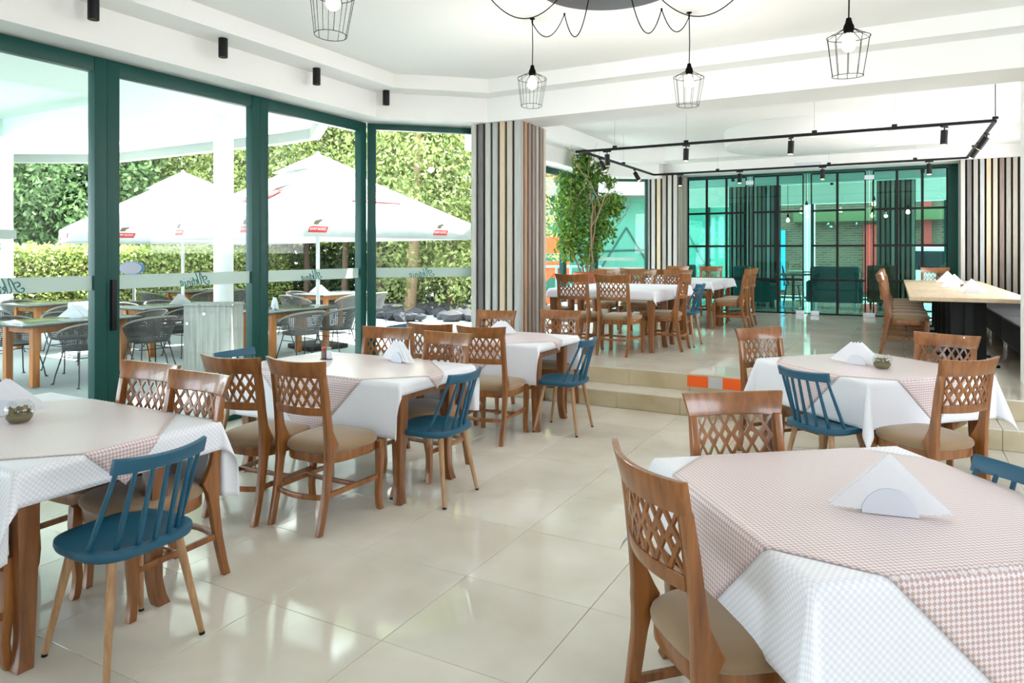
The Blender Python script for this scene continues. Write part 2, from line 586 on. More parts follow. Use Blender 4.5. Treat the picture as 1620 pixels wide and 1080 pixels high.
# ---- slatted pillars
def slat(parent, x0, x1, y0, y1, z0, z1, k):
    return MB().box(x0, x1, y0, y1, z0, z1).build('slat', SLATS[k % len(SLATS)], parent, bevel=.002, seg=1)
PX0, PX1, PY0, PY1 = -4.42, -3.77, 7.10, 7.76
pil = tag(MB().box(PX0 + .02, PX1 - .03, PY0 + .03, PY1 - .02, 0, ZS).build('wall_pillar', 'slat_back'), kind='structure')
n = 6
w = (PX1 - PX0) / (n + .68)
for i in range(7):
    x = PX0 + i * w
    slat(pil, x, x + w * .66, PY0, PY0 + .035, 0, ZS, [2, 1, 2, 3, 4, 5, 3][i])
for i in range(7):
    y = PY0 + .036 + i * (PY1 - PY0 - .06) / 6
    slat(pil, PX1 - .035, PX1, y, y + .062, 0, ZS, [0, 7, 6, 6, 0, 6, 5][i])
# far left pillar on the raised level
BX0, BX1, BY0 = -4.54, -3.85, 14.17
pil2 = tag(MB().box(BX0 + .02, BX1 - .03, BY0 + .03, 14.98, UP, 3.2).build('wall_pillar_far', 'slat_back'), kind='structure')
w = (BX1 - BX0) / 6.0
for i in range(6):
    x = BX0 + i * w
    slat(pil2, x, x + w * .64, BY0, BY0 + .035, UP, 3.15, [3, 2, 4, 0, 2, 2][i])
for i in range(5):
    y = BY0 + .036 + i * .15
    slat(pil2, BX1 - .035, BX1, y, y + .085, UP, 3.15, [0, 5, 0, 5, 0][i])
# far right slatted wall
sw = tag(MB().box(1.04, 2.1, 14.33, 15.0, UP, 3.2).build('wall_slatted', 'slat_back'), kind='structure')
MB().box(1.0, 1.04, 14.30, 14.98, UP, 3.16).build('slat', SLATS[3], sw)
k = 0
x = 1.0
seq = [2, 1, 0, 3, 4, 5, 6, 0, 5, 1, 2, 6, 4]
while x < 2.0:
    slat(sw, x, x + .062, 14.26, 14.30, UP, 3.16, seq[k % len(seq)])
    x += .092
    k += 1

# ---- glazing
BAND0, BAND1 = 1.272, 1.385
WORDPX = [  # hand-drawn strokes of the word on the panes, in its mirrored drawing frame
    [(1070, 672), (1085, 655), (1112, 655), (1130, 690), (1100, 735), (1050, 740), (980, 690), (930, 595), (880, 490), (825, 440), (845, 560), (888, 680), (875, 738), (850, 745)],
    [(930, 605), (938, 550), (1000, 525), (1045, 562), (1030, 610), (990, 625)],
    [(708, 445), (735, 500), (775, 600), (820, 745)], [(800, 660), (760, 620), (728, 632), (735, 665), (770, 672), (755, 735), (735, 745)],
    [(625, 555), (655, 640), (690, 738), (660, 752)], [(695, 618), (605, 626)],
    [(588, 640), (632, 745), (602, 755)], [(565, 575), (568, 588)],
    [(522, 645), (572, 752)], [(550, 690), (505, 645), (470, 652), (482, 735), (455, 758)],
    [(388, 650), (422, 755), (395, 765)], [(360, 575), (363, 588)],
    [(345, 720), (325, 655), (285, 640), (262, 640), (300, 765)], [(345, 720), (335, 762), (305, 755)], [(300, 765), (272, 770)]]
def smooth_pts(pts, n=5):
    if len(pts) < 3:
        return pts
    P = [pts[0]] + list(pts) + [pts[-1]]
    r = []
    for i in range(1, len(P) - 2):
        for k in range(n):
            t = k / n
            r.append(tuple(.5 * (2 * P[i][c] + (P[i + 1][c] - P[i - 1][c]) * t + (2 * P[i - 1][c] - 5 * P[i][c] + 4 * P[i + 1][c] - P[i + 2][c]) * t * t
                                 + (3 * P[i][c] - P[i - 1][c] - 3 * P[i + 1][c] + P[i + 2][c]) * t ** 3) for c in range(2)))
    r.append(pts[-1])
    return r
def script_mesh(h):
    mb = MB()
    for st in WORDPX:
        p = [((q[0] - 690) / 330 * h, 0, (605 - q[1]) / 330 * h) for q in smooth_pts(st)]
        mb.tube(p, .034 * h, 5)
    return mb.mesh('lettering', 'aktinia', smooth=60)
AKT = script_mesh(.112)

def glazed(name, A, B, z0, z1, st=.085, head=.115, sill=.06, thick=.09, label_at=.5, band=True, handle=None, left_st=None, right_st=None):
    """one glazed bay from A to B (floor points): frame bars, pane, frosted band with the word on it"""
    A, B = Vector((*A, 0)), Vector((*B, 0))
    d = B - A
    L = d.length
    root = empty(name, (A.x, A.y, 0), atan2(d.y, d.x), kind='structure')
    ls, rs = left_st or st, right_st or st
    t = thick / 2
    MB().box(0, ls, -t, t, z0, z1).build('stile', 'green_frame', root, bevel=.006)
    MB().box(L - rs, L, -t, t, z0, z1).build('stile', 'green_frame', root, bevel=.006)
    MB().box(ls, L - rs, -t * .9, t * .9, z1 - head, z1).build('head_rail', 'green_frame', root, bevel=.006)
    MB().box(ls, L - rs, -t * .9, t * .9, z0, z0 + sill).build('sill_rail', 'green_frame', root, bevel=.006)
    p = MB().box(ls - .01, L - rs + .01, -.006, .006, z0 + sill - .01, z1 - head + .01).build('pane', 'pane_glass', root)
    if band:
        b = MB().box(ls, L - rs, -.0095, -.0075, BAND0, BAND1).build('frosted_band', 'frost', root)
        tx = link('lettering', AKT, root)
        tx.location = (ls + (L - ls - rs) * label_at, -.013, (BAND0 + BAND1) / 2 - .002)
    return root
ys = [.18, 1.74, 3.31, 4.82, 6.38]
bays = []
for i in range(4):
    bays.append(glazed('window_%d' % (i + 1), (WX, ys[i]), (WX, ys[i + 1]), 0, 3.075, st=.08, label_at=(.5, .54, .54, .45)[i],
                       left_st=.10, right_st=.10))
MB().box(.02, .06, -.075, -.045, .95, 1.35).build('handle', 'black_metal', bays[2], bevel=.004)
glazed('window_5', (WX + .02, 6.42), (PX0 + .03, 7.42), 0, 3.075, st=.06, head=.07, label_at=.42, left_st=.10)
for i, (a, b) in enumerate([((-4.42, 7.80), (WX, 8.84)), ((WX, 8.86), (WX, 10.4)), ((WX, 10.4), (WX, 12.0)), ((WX, 12.0), (WX, 13.55))]):
    glazed('window_%d' % (6 + i), a, b, UP, 3.10, st=.07, band=False)
glazed('window_10', (WX + .02, 13.58), (BX0 + .02, 14.19), UP, 3.10, st=.05, head=.06, band=False)
b10 = bpy.data.objects['window_10']
MB().box(.06, 1.02, -.0095, -.0075, 1.17, 1.27).build('frosted_band', 'frost', b10)
tx = link('lettering', AKT, b10); tx.location = (.5, -.013, 1.22); tx.scale = (.8, .8, .8)
MB().box(.06, .86, .02, .022, 1.40, 1.47).build('frosted_band', 'frost', b10)
# notice with opening hours, grey letters on the glass of the second bay
nt_ = tag(MB().box(WX + .008, WX + .011, 2.02, 2.68, 1.657, 1.723).build('window_sticker', 'frost'), 'pale sticker with opening hours on the pane beside the sliding door', 'sticker')
to = link('lettering', text_mesh('8.00', .10, 'lettering_grey'), nt_)
to.matrix_local = Matrix.Translation((WX + .010, 2.50, 1.60)) @ Matrix.Rotation(pi / 2, 4, 'Z') @ Matrix.Rotation(pi / 2, 4, 'X') @ Matrix.Scale(-1, 4, (1, 0, 0))

# ---- glass doors of the lounge behind
DY = 14.9
dx = [(-3.833, -2.655), (-2.507, -1.575), (-1.426, -.484), (-.346, .832)]
cols = [[-3.833, -3.448, -3.046, -2.655], [-2.507, -2.046, -1.575], [-1.426, -.964, -.484], [-.346, .041, .448, .832]]
zb = [.375, 1.035, 1.70, 2.38, 3.10]
fr = empty('window_11', (0, DY, 0), kind='structure')
MB().box(-3.90, -3.845, -.06, .06, UP, 3.17).build('stile', 'green_frame', fr)
MB().box(.845, 1.0, -.06, .06, UP, 3.17).build('stile', 'green_frame', fr)
MB().box(-3.845, .845, -.06, .06, 3.12, 3.17).build('head_rail', 'green_frame', fr)
for k, (xa, xb) in enumerate(dx):
    d = empty('door_%d' % (k + 1), (0, DY, 0), kind='structure')
    ga = -3.845 if k == 0 else (xa + dx[k - 1][1]) / 2 + .004
    gb = .845 if k == 3 else (xb + dx[k + 1][0]) / 2 - .004
    MB().box(ga, gb, -.022, -.010, UP + .01, 3.12).build('pane', 'teal_glass', d)
    for i, x in enumerate(cols[k]):
        edge = i in (0, len(cols[k]) - 1)
        wv = .012 if edge else .022
        MB().box(x - wv, x + wv, -.055, -.026, zb[0], zb[-1]).build('muntin', 'black_metal', d)
    for i, z in enumerate(zb):
        wv = .014 if i in (0, 4) else .021
        MB().box(cols[k][0], cols[k][-1], -.068, -.056, z - wv, z + wv).build('muntin', 'black_metal', d)
for x, z, wv in ((-2.58, 2.985, .075), (-.415, 2.985, .08), (-2.60, UP + .045, .06), (-1.63, UP + .045, .075), (-1.36, UP + .045, .075), (-.42, UP + .045, .1)):
    tag(MB().box(x - wv, x + wv, DY - .085, DY - .069, z - .04, z + .04).build('patch_fitting', 'white_plastic', bevel=.004),
        'white metal clamp at the %s edge of the teal glass doors' % ('top' if z > 1 else 'floor'), 'clamp', 'glass door clamps at the ' + ('top' if z > 1 else 'floor'))
tag(MB().box(-1.66, -1.20, DY - .67, DY - .62, 3.165, 3.255).build('emergency_light', 'white_plastic', bevel=.01),
    'white emergency light box above the teal glass doors', 'light')

# ================================================================== FURNITURE PROTOTYPES
def quadring(c, ux, uy, hx, hy):
    c, ux, uy = Vector(c), Vector(ux), Vector(uy)
    return [tuple(c - ux * hx - uy * hy), tuple(c + ux * hx - uy * hy), tuple(c + ux * hx + uy * hy), tuple(c - ux * hx + uy * hy)]

def outline(fw, rw, y0, y1, n=36, p=3.6):
    pts = []
    for i in range(n):
        t = 2 * pi * i / n
        cx, cy = cos(t), sin(t)
        sx = math.copysign(abs(cx) ** (2 / p), cx)
        sy = math.copysign(abs(cy) ** (2 / p), cy)
        f = (sy + 1) / 2
        pts.append((sx * (rw + (fw - rw) * f) / 2, y0 + (y1 - y0) * f))
    return pts

def make_wood_chair():
    r = empty('lattice_chair', label='chair', cat='chair')
    # rear posts running up into the back
    prof = [(0, -.286, .018), (.06, -.270, .018), (.2, -.238, .020), (.36, -.214, .024), (.43, -.204, .033), (.475, -.193, .047), (.505, -.201, .037),
            (.56, -.216, .025), (.64, -.226, .021), (.76, -.240, .019), (.875, -.258, .016)]
    for s in (-1, 1):
        rings = [quadring((s * (.188 - .006 * max(0, .5 - z)), y, z), (1, 0, 0), (0, 1, 0), .0165, h) for z, y, h in prof]
        MB().loft(rings).build('back_post', 'chair_wood', r, bevel=.005)
    # crest
    n = 14
    rings = []
    for i in range(n + 1):
        s = -1 + 2 * i / n
        yb = -.258 - .048 * (1 - s * s)
        yt = yb - .024
        zb_, zt = .866, .956 + .010 * s * s
        xb, xt = s * .205, s * .226
        th = .013
        rings.append([(xb, yb - th, zb_), (xb, yb + th, zb_), (xt, yt + th * .8, zt), (xt, yt - th * .8, zt)])
    MB().loft(rings).build('crest_rail', 'chair_wood', r, bevel=.004)
    def yc(x, z):
        s = x / .19
        return -.240 - .042 * (1 - min(1, s * s)) - (z - .70) * .13
    rings = []
    for i in range(n + 1):
        x = -.174 + .348 * i / n
        rings.append([(x, yc(x, .655) - .011, .652), (x, yc(x, .655) + .011, .652), (x, yc(x, .70) + .011, .698), (x, yc(x, .70) - .011, .698)])
    MB().loft(rings).build('lower_rail', 'chair_wood', r, bevel=.004)
    # lattice: a thin board with rows of diamond and triangle cut-outs
    z0, z1, X = .694, .872, .1725
    H, P, zm = z1 - z0, .345 / 6, (z0 + z1) / 2
    holes = []
    for i in range(6):
        xc = -X + P * (i + .5)
        holes.append([(xc - .22 * P, zm), (xc, zm - .115 * H), (xc + .22 * P, zm), (xc, zm + .115 * H)])
        for sg in (-1, 1):
            zt_ = zm + sg * .475 * H
            holes.append([(xc - .33 * P, zt_), (xc + .33 * P, zt_), (xc, zm + sg * .255 * H)])
    for i in range(7):
        xc = -X + P * i
        for sg in (-1, 1):
            zc_ = zm + sg * .225 * H
            w0, w1 = (.36 * P if i > 0 else 0), (.36 * P if i < 6 else 0)
            pts = [(xc, zc_ - .20 * H)] + ([(xc + w1, zc_)] if w1 else []) + [(xc, zc_ + .20 * H)] + ([(xc - w0, zc_)] if w0 else [])
            if i == 0: pts = [(p[0] + .003, p[1]) for p in pts]
            if i == 6: pts = [(p[0] - .003, p[1]) for p in pts]
            holes.append(pts)
    V2, E2 = [(-X, z0), (X, z0), (X, z1), (-X, z1)], [(0, 1), (1, 2), (2, 3), (3, 0)]
    for h_ in holes:
        k0 = len(V2)
        V2 += h_
        E2 += [(k0 + q, k0 + (q + 1) % len(h_)) for q in range(len(h_))]
    from mathutils.geometry import delaunay_2d_cdt
    rv, re, rf = delaunay_2d_cdt([Vector(p) for p in V2], E2, [], 1, 1e-6)[:3]
    def inside(pt, poly):
        c_ = False
        for q in range(len(poly)):
            a_, b_ = poly[q], poly[q - 1]
            if (a_[1] > pt[1]) != (b_[1] > pt[1]) and pt[0] < (b_[0] - a_[0]) * (pt[1] - a_[1]) / (b_[1] - a_[1]) + a_[0]:
                c_ = not c_
        return c_
    keep = []
    for f in rf:
        cx_, cz_ = sum(rv[q].x for q in f) / len(f), sum(rv[q].y for q in f) / len(f)
        if not any(inside((cx_, cz_), h_) for h_ in holes):
            keep.append(tuple(f))
    from collections import Counter
    ec = Counter()
    for f in keep:
        for q in range(len(f)):
            ec[frozenset((f[q], f[(q + 1) % len(f)]))] += 1
    N_ = len(rv)
    lat = MB()
    lat.v = [(p.x, yc(p.x, p.y) - .0045, p.y) for p in rv] + [(p.x, yc(p.x, p.y) + .0045, p.y) for p in rv]
    lat.f = list(keep) + [tuple(q + N_ for q in f[::-1]) for f in keep]
    for f in keep:
        for q in range(len(f)):
            a_, b_ = f[q], f[(q + 1) % len(f)]
            if ec[frozenset((a_, b_))] == 1:
                lat.f.append((a_, b_, b_ + N_, a_ + N_))
    lat.build('lattice_panel', 'chair_wood', r)
    # seat
    ol = outline(.475, .405, -.215, .235)
    cx, cy = 0, .01
    def ring(sc, z):
        return [((x - cx) * sc + cx, (y - cy) * sc + cy, z) for x, y in ol]
    m = MB().loft([ring(.96, .421), ring(1.0, .430), ring(1.008, .445), ring(.985, .460), ring(.90, .474), ring(.70, .484), ring(.4, .489), ring(.1, .490)])
    m.build('seat_cushion', 'cushion', r, smooth=60)
    MB().loft([ring(.955, .368), ring(.965, .372), ring(.965, .420), ring(.95, .424)]).build('seat_frame', 'chair_wood', r, smooth=40)
    # front legs
    for s in (-1, 1):
        rings = [quadring((s * (.205 + dx_), .205 + dy_, z), (1, 0, 0), (0, 1, 0), h, h) for z, dx_, dy_, h in
                 ((.42, 0, 0, .021), (.34, .002, .004, .022), (.22, 0, .002, .019), (.10, -.004, -.006, .0165), (.03, -.002, .0, .0165), (0, .002, .008, .017))]
        MB().loft(rings).build('front_leg', 'chair_wood', r, bevel=.004)
    # stretchers
    for s in (-1, 1):
        rings = []
        for i in range(6):
            t = i / 5
            p = Vector((s * (.203 - .014 * t), .20 - .42 * t, .205))
            rings.append(quadring(p, (1, 0, 0), (0, 0, 1), .009, .014))
        MB().loft(rings).build('stretcher', 'chair_wood', r, bevel=.003)
    rings = [quadring((-.19 + .38 * i / 10, -.225 - .05 * (1 - (2 * i / 10 - 1) ** 2), .195), (0, 1, 0), (0, 0, 1), .009, .014) for i in range(11)]
    MB().loft(rings).build('stretcher', 'chair_wood', r, bevel=.003)
    MB().box(-.19, .19, -.01, .01, .195, .22).build('stretcher', 'chair_wood', r, bevel=.003)
    return r

def make_blue_chair():
    r = empty('spindle_chair', label='chair', cat='chair')
    ol = outline(.43, .445, -.205, .215, 40, 3.2)
    def ring(sc, z, dish=0):
        return [(x * sc, y * sc, z) for x, y in ol]
    MB().loft([ring(.88, .414), ring(.985, .424), ring(1.01, .440), ring(1.0, .455), ring(.94, .460), ring(.75, .453), ring(.4, .447), ring(.1, .446)]).build('seat', 'blue_plastic', r, smooth=50)
    n = 7
    def top(t):
        s = 2 * t - 1
        return Vector((s * .172, -.215 - .052 * (1 - s * s), .765))
    for i in range(n):
        t = i / (n - 1)
        s = 2 * t - 1
        b = Vector((s * .190, -.185 + .11 * abs(s) ** 2.2, .452))
        q = top(t)
        MB().tube([b, b.lerp(q, .35), b.lerp(q, .7), q], [.0105, .0105, .0095, .0085], 8).build('spindle', 'blue_plastic', r, smooth=60)
    rings = []
    for i in range(17):
        s = -1 + 2 * i / 16
        y = -.215 - .052 * (1 - s * s)
        x = s * .192
        e = .008 * s * s
        rings.append([(x, y + .013, .758), (x, y - .009, .756), (x, y - .026, .806 + e), (x, y - .004, .812 + e)])
    MB().loft(rings).build('crest_rail', 'blue_plastic', r, bevel=.005)
    for sx in (-1, 1):
        for sy in (-1, 1):
            a = Vector((sx * .135, sy * .125 - .005, .428))
            b = Vector((sx * .198, sy * .198, .012))
            l = MB().tube([a, b], [.0185, .0115], 12).build('leg', 'leg_oak', r, smooth=60)
            MB().tube([b, b + Vector((sx * .0015, sy * .0015, -.012))], .0115, 12).build('foot_cap', 'black_metal', l, smooth=60)
    return r

CH = Proto(make_wood_chair())
BL = Proto(make_blue_chair())
def crest_chair(proto, cx, cy, fx, fy, label, z=0, group=None, back=.0):
    n_ = hypot(fx, fy)
    return proto.put((cx, cy, z), face_rz(fx, fy), label, 'chair', group)

def make_table(name, loc, rz, a, b, h, legs, label, leg_h=None):
    """a, b: half sizes of the top; legs: foot points in the table's frame"""
    r = empty(name, loc, rz, label, 'table')
    MB().box(-a, a, -b, b, h - .028, h).build('tabletop', 'table_wood', r, bevel=.004)
    xs = sorted(set(p[0] for p in legs)); ys_ = sorted(set(p[1] for p in legs))
    x0, x1, y0, y1 = xs[0], xs[-1], ys_[0], ys_[-1]
    for (p, q) in (((x0, y0), (x1, y0)), ((x1, y0), (x1, y1)), ((x0, y1), (x1, y1)), ((x0, y0), (x0, y1))):
        if p[0] == q[0]:
            MB().box(p[0] - .011, p[0] + .011, p[1], q[1], h - .118, h - .029).build('apron', 'table_wood', r)
        else:
            MB().box(p[0], q[0], p[1] - .011, p[1] + .011, h - .118, h - .029).build('apron', 'table_wood', r)
    mx, my = (x0 + x1) / 2, (y0 + y1) / 2
    for (x, y) in legs:
        sx, sy = (1 if x > mx else -1), (1 if y > my else -1)
        rings = [quadring((x + sx * d, y + sy * d, z), (1, 0, 0), (0, 1, 0), hh, hh) for z, d, hh in
                 ((h - .03, 0, .040), (h - .13, 0, .040), (h - .24, -.002, .038), (.34, -.006, .033), (.2, -.008, .029), (.11, -.005, .027), (.04, .004, .028), (0, .014, .030))]
        MB().loft(rings).build('leg', 'table_wood', r, bevel=.005)
    return r

def drape(u, v, a, b, top, lift, flare=.035, cone=.34, rad=.012, ph=0.):
    """fold a point of a flat cloth over the edge of a rectangular top"""
    qx, qy = max(-a, min(a, u)), max(-b, min(b, v))
    dx_, dy_ = u - qx, v - qy
    L = hypot(dx_, dy_)
    if L < 1e-9:
        return (u, v, top + lift)
    nx, ny = dx_ / L, dy_ / L
    arc = rad * pi / 2
    if L < arc:
        th = L / rad
        return (qx + nx * (rad * sin(th) + lift * sin(th)), qy + ny * (rad * sin(th) + lift * sin(th)), top + lift - rad * (1 - cos(th)) - lift * (1 - cos(th)))
    D = L - arc
    s2 = abs(2 * nx * ny)
    along = (u if abs(ny) > abs(nx) else v)
    fold = .5 + .5 * sin(along * 9.0 + ph)
    rho = D * (flare * (.35 + .9 * fold) * (1 - s2) + cone * s2 ** 1.2)
    z = sqrt(max(1e-6, D * D - rho * rho))
    return (qx + nx * (rad + lift + rho), qy + ny * (rad + lift + rho), top - rad - z)

def make_cloth(name, loc, rz, a, b, h, cx, cy, hw, hd, rot, lift, matn, label, cat, step=.022, ph=0., group=None, flare=.035, cone=.34):
    """rectangular cloth hw x hd (half sizes), centred at cx, cy in the table's frame and turned by rot"""
    nx, ny = int(2 * hw / step) + 1, int(2 * hd / step) + 1
    V, UV, Fc = [], [], []
    cr, sr = cos(rot), sin(rot)
    for j in range(ny + 1):
        for i in range(nx + 1):
            p, q = -hw + 2 * hw * i / nx, -hd + 2 * hd * j / ny
            u, v = cx + p * cr - q * sr, cy + p * sr + q * cr
            V.append(drape(u, v, a, b, h, lift, flare, cone, ph=ph))
            UV.append((p, q))
    for j in range(ny):
        for i in range(nx):
            k = j * (nx + 1) + i
            Fc.append((k, k + 1, k + nx + 2, k + nx + 1))
    me = bpy.data.meshes.new(name)
    me.from_pydata(V, [], Fc)
    ul = me.uv_layers.new(name='UVMap')
    idx = np.empty(len(me.loops), dtype=np.int32)
    me.loops.foreach_get('vertex_index', idx)
    ul.data.foreach_set('uv', np.array(UV, dtype=np.float32)[idx].ravel())
    me.materials.append(MATS[matn])
    me.shade_smooth()
    o = link(name, me)
    o.location = loc
    o.rotation_euler = (0, 0, rz)
    sol = o.modifiers.new('thickness', 'SOLIDIFY')
    sol.thickness = .0012
    sol.offset = 0
    return tag(o, label, cat, group)

def napkins(loc, rz, label_h, label_n, scale=1., n=7, spread=.10, group=None):
    hd = empty('napkin_holder', loc, rz, label_h, 'napkin holder')
    R = .058 * scale
    for s in (-1, 1):
        pts = [(-R, 0)] + [(-R * cos(pi * i / 14), R * sin(pi * i / 14) * 1.02 + .002) for i in range(1, 14)] + [(R, 0)]
        mb = MB()
        y0, y1 = s * .017 - .0022, s * .017 + .0022
        N = len(pts)
        mb.add([(x, y0, z) for x, z in pts] + [(x, y1, z) for x, z in pts], [tuple(range(N)), tuple(range(N, 2 * N))[::-1]] + [(i, (i + 1) % N, N + (i + 1) % N, N + i) for i in range(N)])
        mb.build('side_plate', 'white_plastic', hd, bevel=.001, seg=1)
    MB().box(-R * .9, R * .9, -.016, .016, 0, .003).build('base', 'white_plastic', hd)
    nk = empty('napkin_stack', (loc[0], loc[1], loc[2] + .006), rz, label_n, 'napkins')
    for i in range(n):
        t = i / (n - 1) - .5
        y = t * .022
        W, Hh = .113 * scale * (1 + .05 * random.random()), .133 * scale * (1 - .10 * random.random())
        sh = spread * (t + .15 * (random.random() - .5)) * scale
        bend = 0.
        mb = MB()
        A = [(-W + sh, y + bend, .004 + .012 * random.random()), (W + sh, y + bend, .004 + .012 * random.random()), (sh * .6 + .01 * (random.random() - .5), y * 1.2, Hh)]
        M_ = [(A[0][0] * .45 + A[2][0] * .55, y - .006, A[0][2] * .45 + A[2][2] * .55), (A[1][0] * .45 + A[2][0] * .55, y + .006, A[1][2] * .45 + A[2][2] * .55), (sh * .8, y, .0)]
        t_ = .0016
        vs_ = A + M_
        front = [(x, yy - t_, z) for x, yy, z in vs_]
        back_ = [(x, yy + t_, z) for x, yy, z in vs_]
        tri = [(0, 5, 3), (5, 1, 4), (3, 4, 2), (3, 5, 4)]
        loop = [0, 5, 1, 4, 2, 3]
        mb.add(front + back_, tri + [tuple(6 + q for q in f[::-1]) for f in tri] + [(loop[q], loop[(q + 1) % 6], 6 + loop[(q + 1) % 6], 6 + loop[q]) for q in range(6)])
        mb.build('napkin', 'paper', nk)
    return hd

def moss_bowl(loc, label, s=1.):
    r = empty('glass_bowl', loc, 0, label, 'bowl')
    R = .055 * s
    prof = []
    for i in range(17):
        t = -pi / 2 + .25 + i / 16 * (pi * .72)
        prof.append((R * cos(t), R * .9 * (sin(t) + 1)))
    z0 = prof[0][1]
    prof = [(p, z - z0 + .001) for p, z in prof]
    inner = [(max(.002, p - .0025), z + (.0025 if k == 0 else 0)) for k, (p, z) in enumerate(prof)][::-1]
    MB().lathe(prof + inner, 28).build('glass', 'bowl_glass', r, smooth=60)
    MB().lathe([(R * .62, .004), (R * .86, .022 * s), (R * .84, .034 * s), (R * .3, .042 * s)], 20).build('soil', 'soil', r, smooth=60)
    th, rr = RNG.random(240) * 2 * pi, np.sqrt(RNG.random(240)) * R * .74
    cen = np.stack([rr * np.cos(th), rr * np.sin(th), (.03 + .03 * RNG.random(240)) * s], 1)
    lm = link('moss', leaf_mesh('moss', cen, .015 * s, 'moss_leaf', aspect=.7), r)
    tag(lm, kind='stuff')
    return r

# ================================================================== INDOOR TABLES, CLOTHS AND CHAIRS
TH = .752
TS = [  # cx, cy, a, b, white overhang centre shift and half sizes, check centre, label
    ('laid by the window with a moss bowl', -3.575, 1.845, .725, .445, (.0, .02, .865, .80), (.055, -.035, .84)),
    ('that holds the red-lidded shaker', -3.40, 3.90, .72, .43, (.0, .0, .80, .775), (-.03, -.05, .85)),
    ('beside the slatted pillar', -3.42, 5.90, .70, .44, (.0, .0, .765, .785), (0.0, -.04, .80)),
]
for k, (desc, cx, cy, a, b, wc, ck) in enumerate(TS):
    rel = {0: (.03, .60 - .02), 1: (0, 0), 2: (0, 0)}
    y0 = (-b + .045)
    legs = [(-a + .05, y0), (a - .035, y0), (a - .035, y0 + .54), (-a + .05, y0 + .54)]
    make_table('dining_table', (cx, cy, 0), 0, a, b, TH, legs, 'brown wooden dining table %s' % desc)
    make_cloth('tablecloth', (cx, cy, 0), 0, a, b, TH, wc[0], wc[1], wc[2], wc[3], 0, .002, 'white_cloth', 'white woven tablecloth on the dining table %s' % desc, 'tablecloth', ph=k * 1.3)
    make_cloth('check_overlay', (cx, cy, 0), 0, a, b, TH, ck[0], ck[1], ck[2] / sqrt(2), ck[2] / sqrt(2), pi / 4, .0055, 'check_cloth',
               'pink checked overcloth on the table %s' % desc, 'tablecloth', ph=k * 1.3)
SQ = [('with only a napkin holder on it', -.085, 2.60, radians(38), .5275, .86), ('near the orange striped step', -.17, 5.65, radians(47), .53, .84)]
for k, (desc, cx, cy, rz, a, od) in enumerate(SQ):
    l = a - .05
    make_table('square_table', (cx, cy, 0), rz, a, a, TH, [(-l, -l), (l, -l), (l, l), (-l, l)], 'square wooden dining table %s' % desc)
    make_cloth('tablecloth', (cx, cy, 0), rz, a, a, TH, 0, 0, a + .30, a + .30, 0, .002, 'white_cloth', 'white woven tablecloth on the square table %s' % desc, 'tablecloth', ph=2 + k, step=.02)
    make_cloth('check_overlay', (cx, cy, 0), rz, a, a, TH, 0, 0, od / sqrt(2), od / sqrt(2), pi / 4, .0055, 'check_cloth',
               'pink checked overcloth on the square table %s' % desc, 'tablecloth', ph=2 + k, step=.02)

def ch(x, y, fx, fy, label, z=0, proto=CH):
    return proto.put((x, y, z), face_rz(fx, fy), label, 'chair')
W_, B_ = 'wooden lattice-back chair ', 'blue spindle-back chair '
t1 = 'the window table with the moss bowl'
t2 = 'the table with the red-lidded shaker'
t3 = 'the table beside the slatted pillar'
t4 = 'the square table near the orange striped step'
t7 = 'the square table with only a napkin holder'
ch(-3.53, 2.13, .06, -1, W_ + 'facing the moss bowl table, nearer the window')
ch(-3.045, 2.05, .0, -1, W_ + 'facing the moss bowl table, nearer the aisle')
ch(-3.13, 1.20, 0, 1, W_ + 'with only its legs showing under the moss bowl table')
ch(-3.42, 3.08, -.10, 1, W_ + 'with its back to the moss bowl table, nearer the window')
ch(-2.965, 3.17, 0, 1, W_ + 'with its back to the moss bowl table, nearer the aisle')
ch(-3.55, 4.22, .17, -1, W_ + 'behind the red-lidded shaker, nearer the window')
ch(-2.965, 4.13, -.05, -1, W_ + 'behind the table with the red-lidded shaker, nearer the aisle')
ch(-3.51, 5.20, -.1, 1, W_ + 'facing the slatted pillar table, nearer the window')
ch(-3.0, 5.20, -.1, 1, W_ + 'facing the slatted pillar table, nearer the aisle')
ch(-3.61, 6.08, .13, -1, W_ + 'in front of the slatted pillar')
ch(-3.04, 6.43, .12, -1, W_ + 'between the slatted pillar table and the step')
ch(-2.69, 1.72, -1, 0, B_ + 'at the end of the moss bowl table', proto=BL)
ch(-2.61, 3.75, -1, -.03, B_ + 'at the aisle end of the red-lidded shaker table', proto=BL)
ch(-2.57, 5.67, -1, -.05, B_ + 'at the end of the table beside the pillar', proto=BL)
ch(-4.22, 3.72, 1, 0.03, B_ + 'at the window end of the red-lidded shaker table', proto=BL)
ch(-4.30, 5.85, 1, 0, B_ + 'at the window end of the pillar table', proto=BL)
ch(-.745, 5.69, .749, -.662, W_ + 'between the square step table and the stairs')
ch(.223, 5.82, -.40, -.916, W_ + 'between the square step table and the bench')
ch(.17, 4.94, -.735, .678, W_ + 'with its back to the square napkin table')
ch(-.39, 5.03, .55, .83, B_ + 'at ' + t4, proto=BL)
ch(-.43, 2.17, .72, .69, W_ + 'pulled up to the square napkin table from the aisle')
ch(-.44, 2.87, .60, -.80, W_ + 'facing the napkin holder across the square table')
ch(.20, 2.81, -.79, -.61, B_ + 'half hidden behind ' + t7, proto=BL)

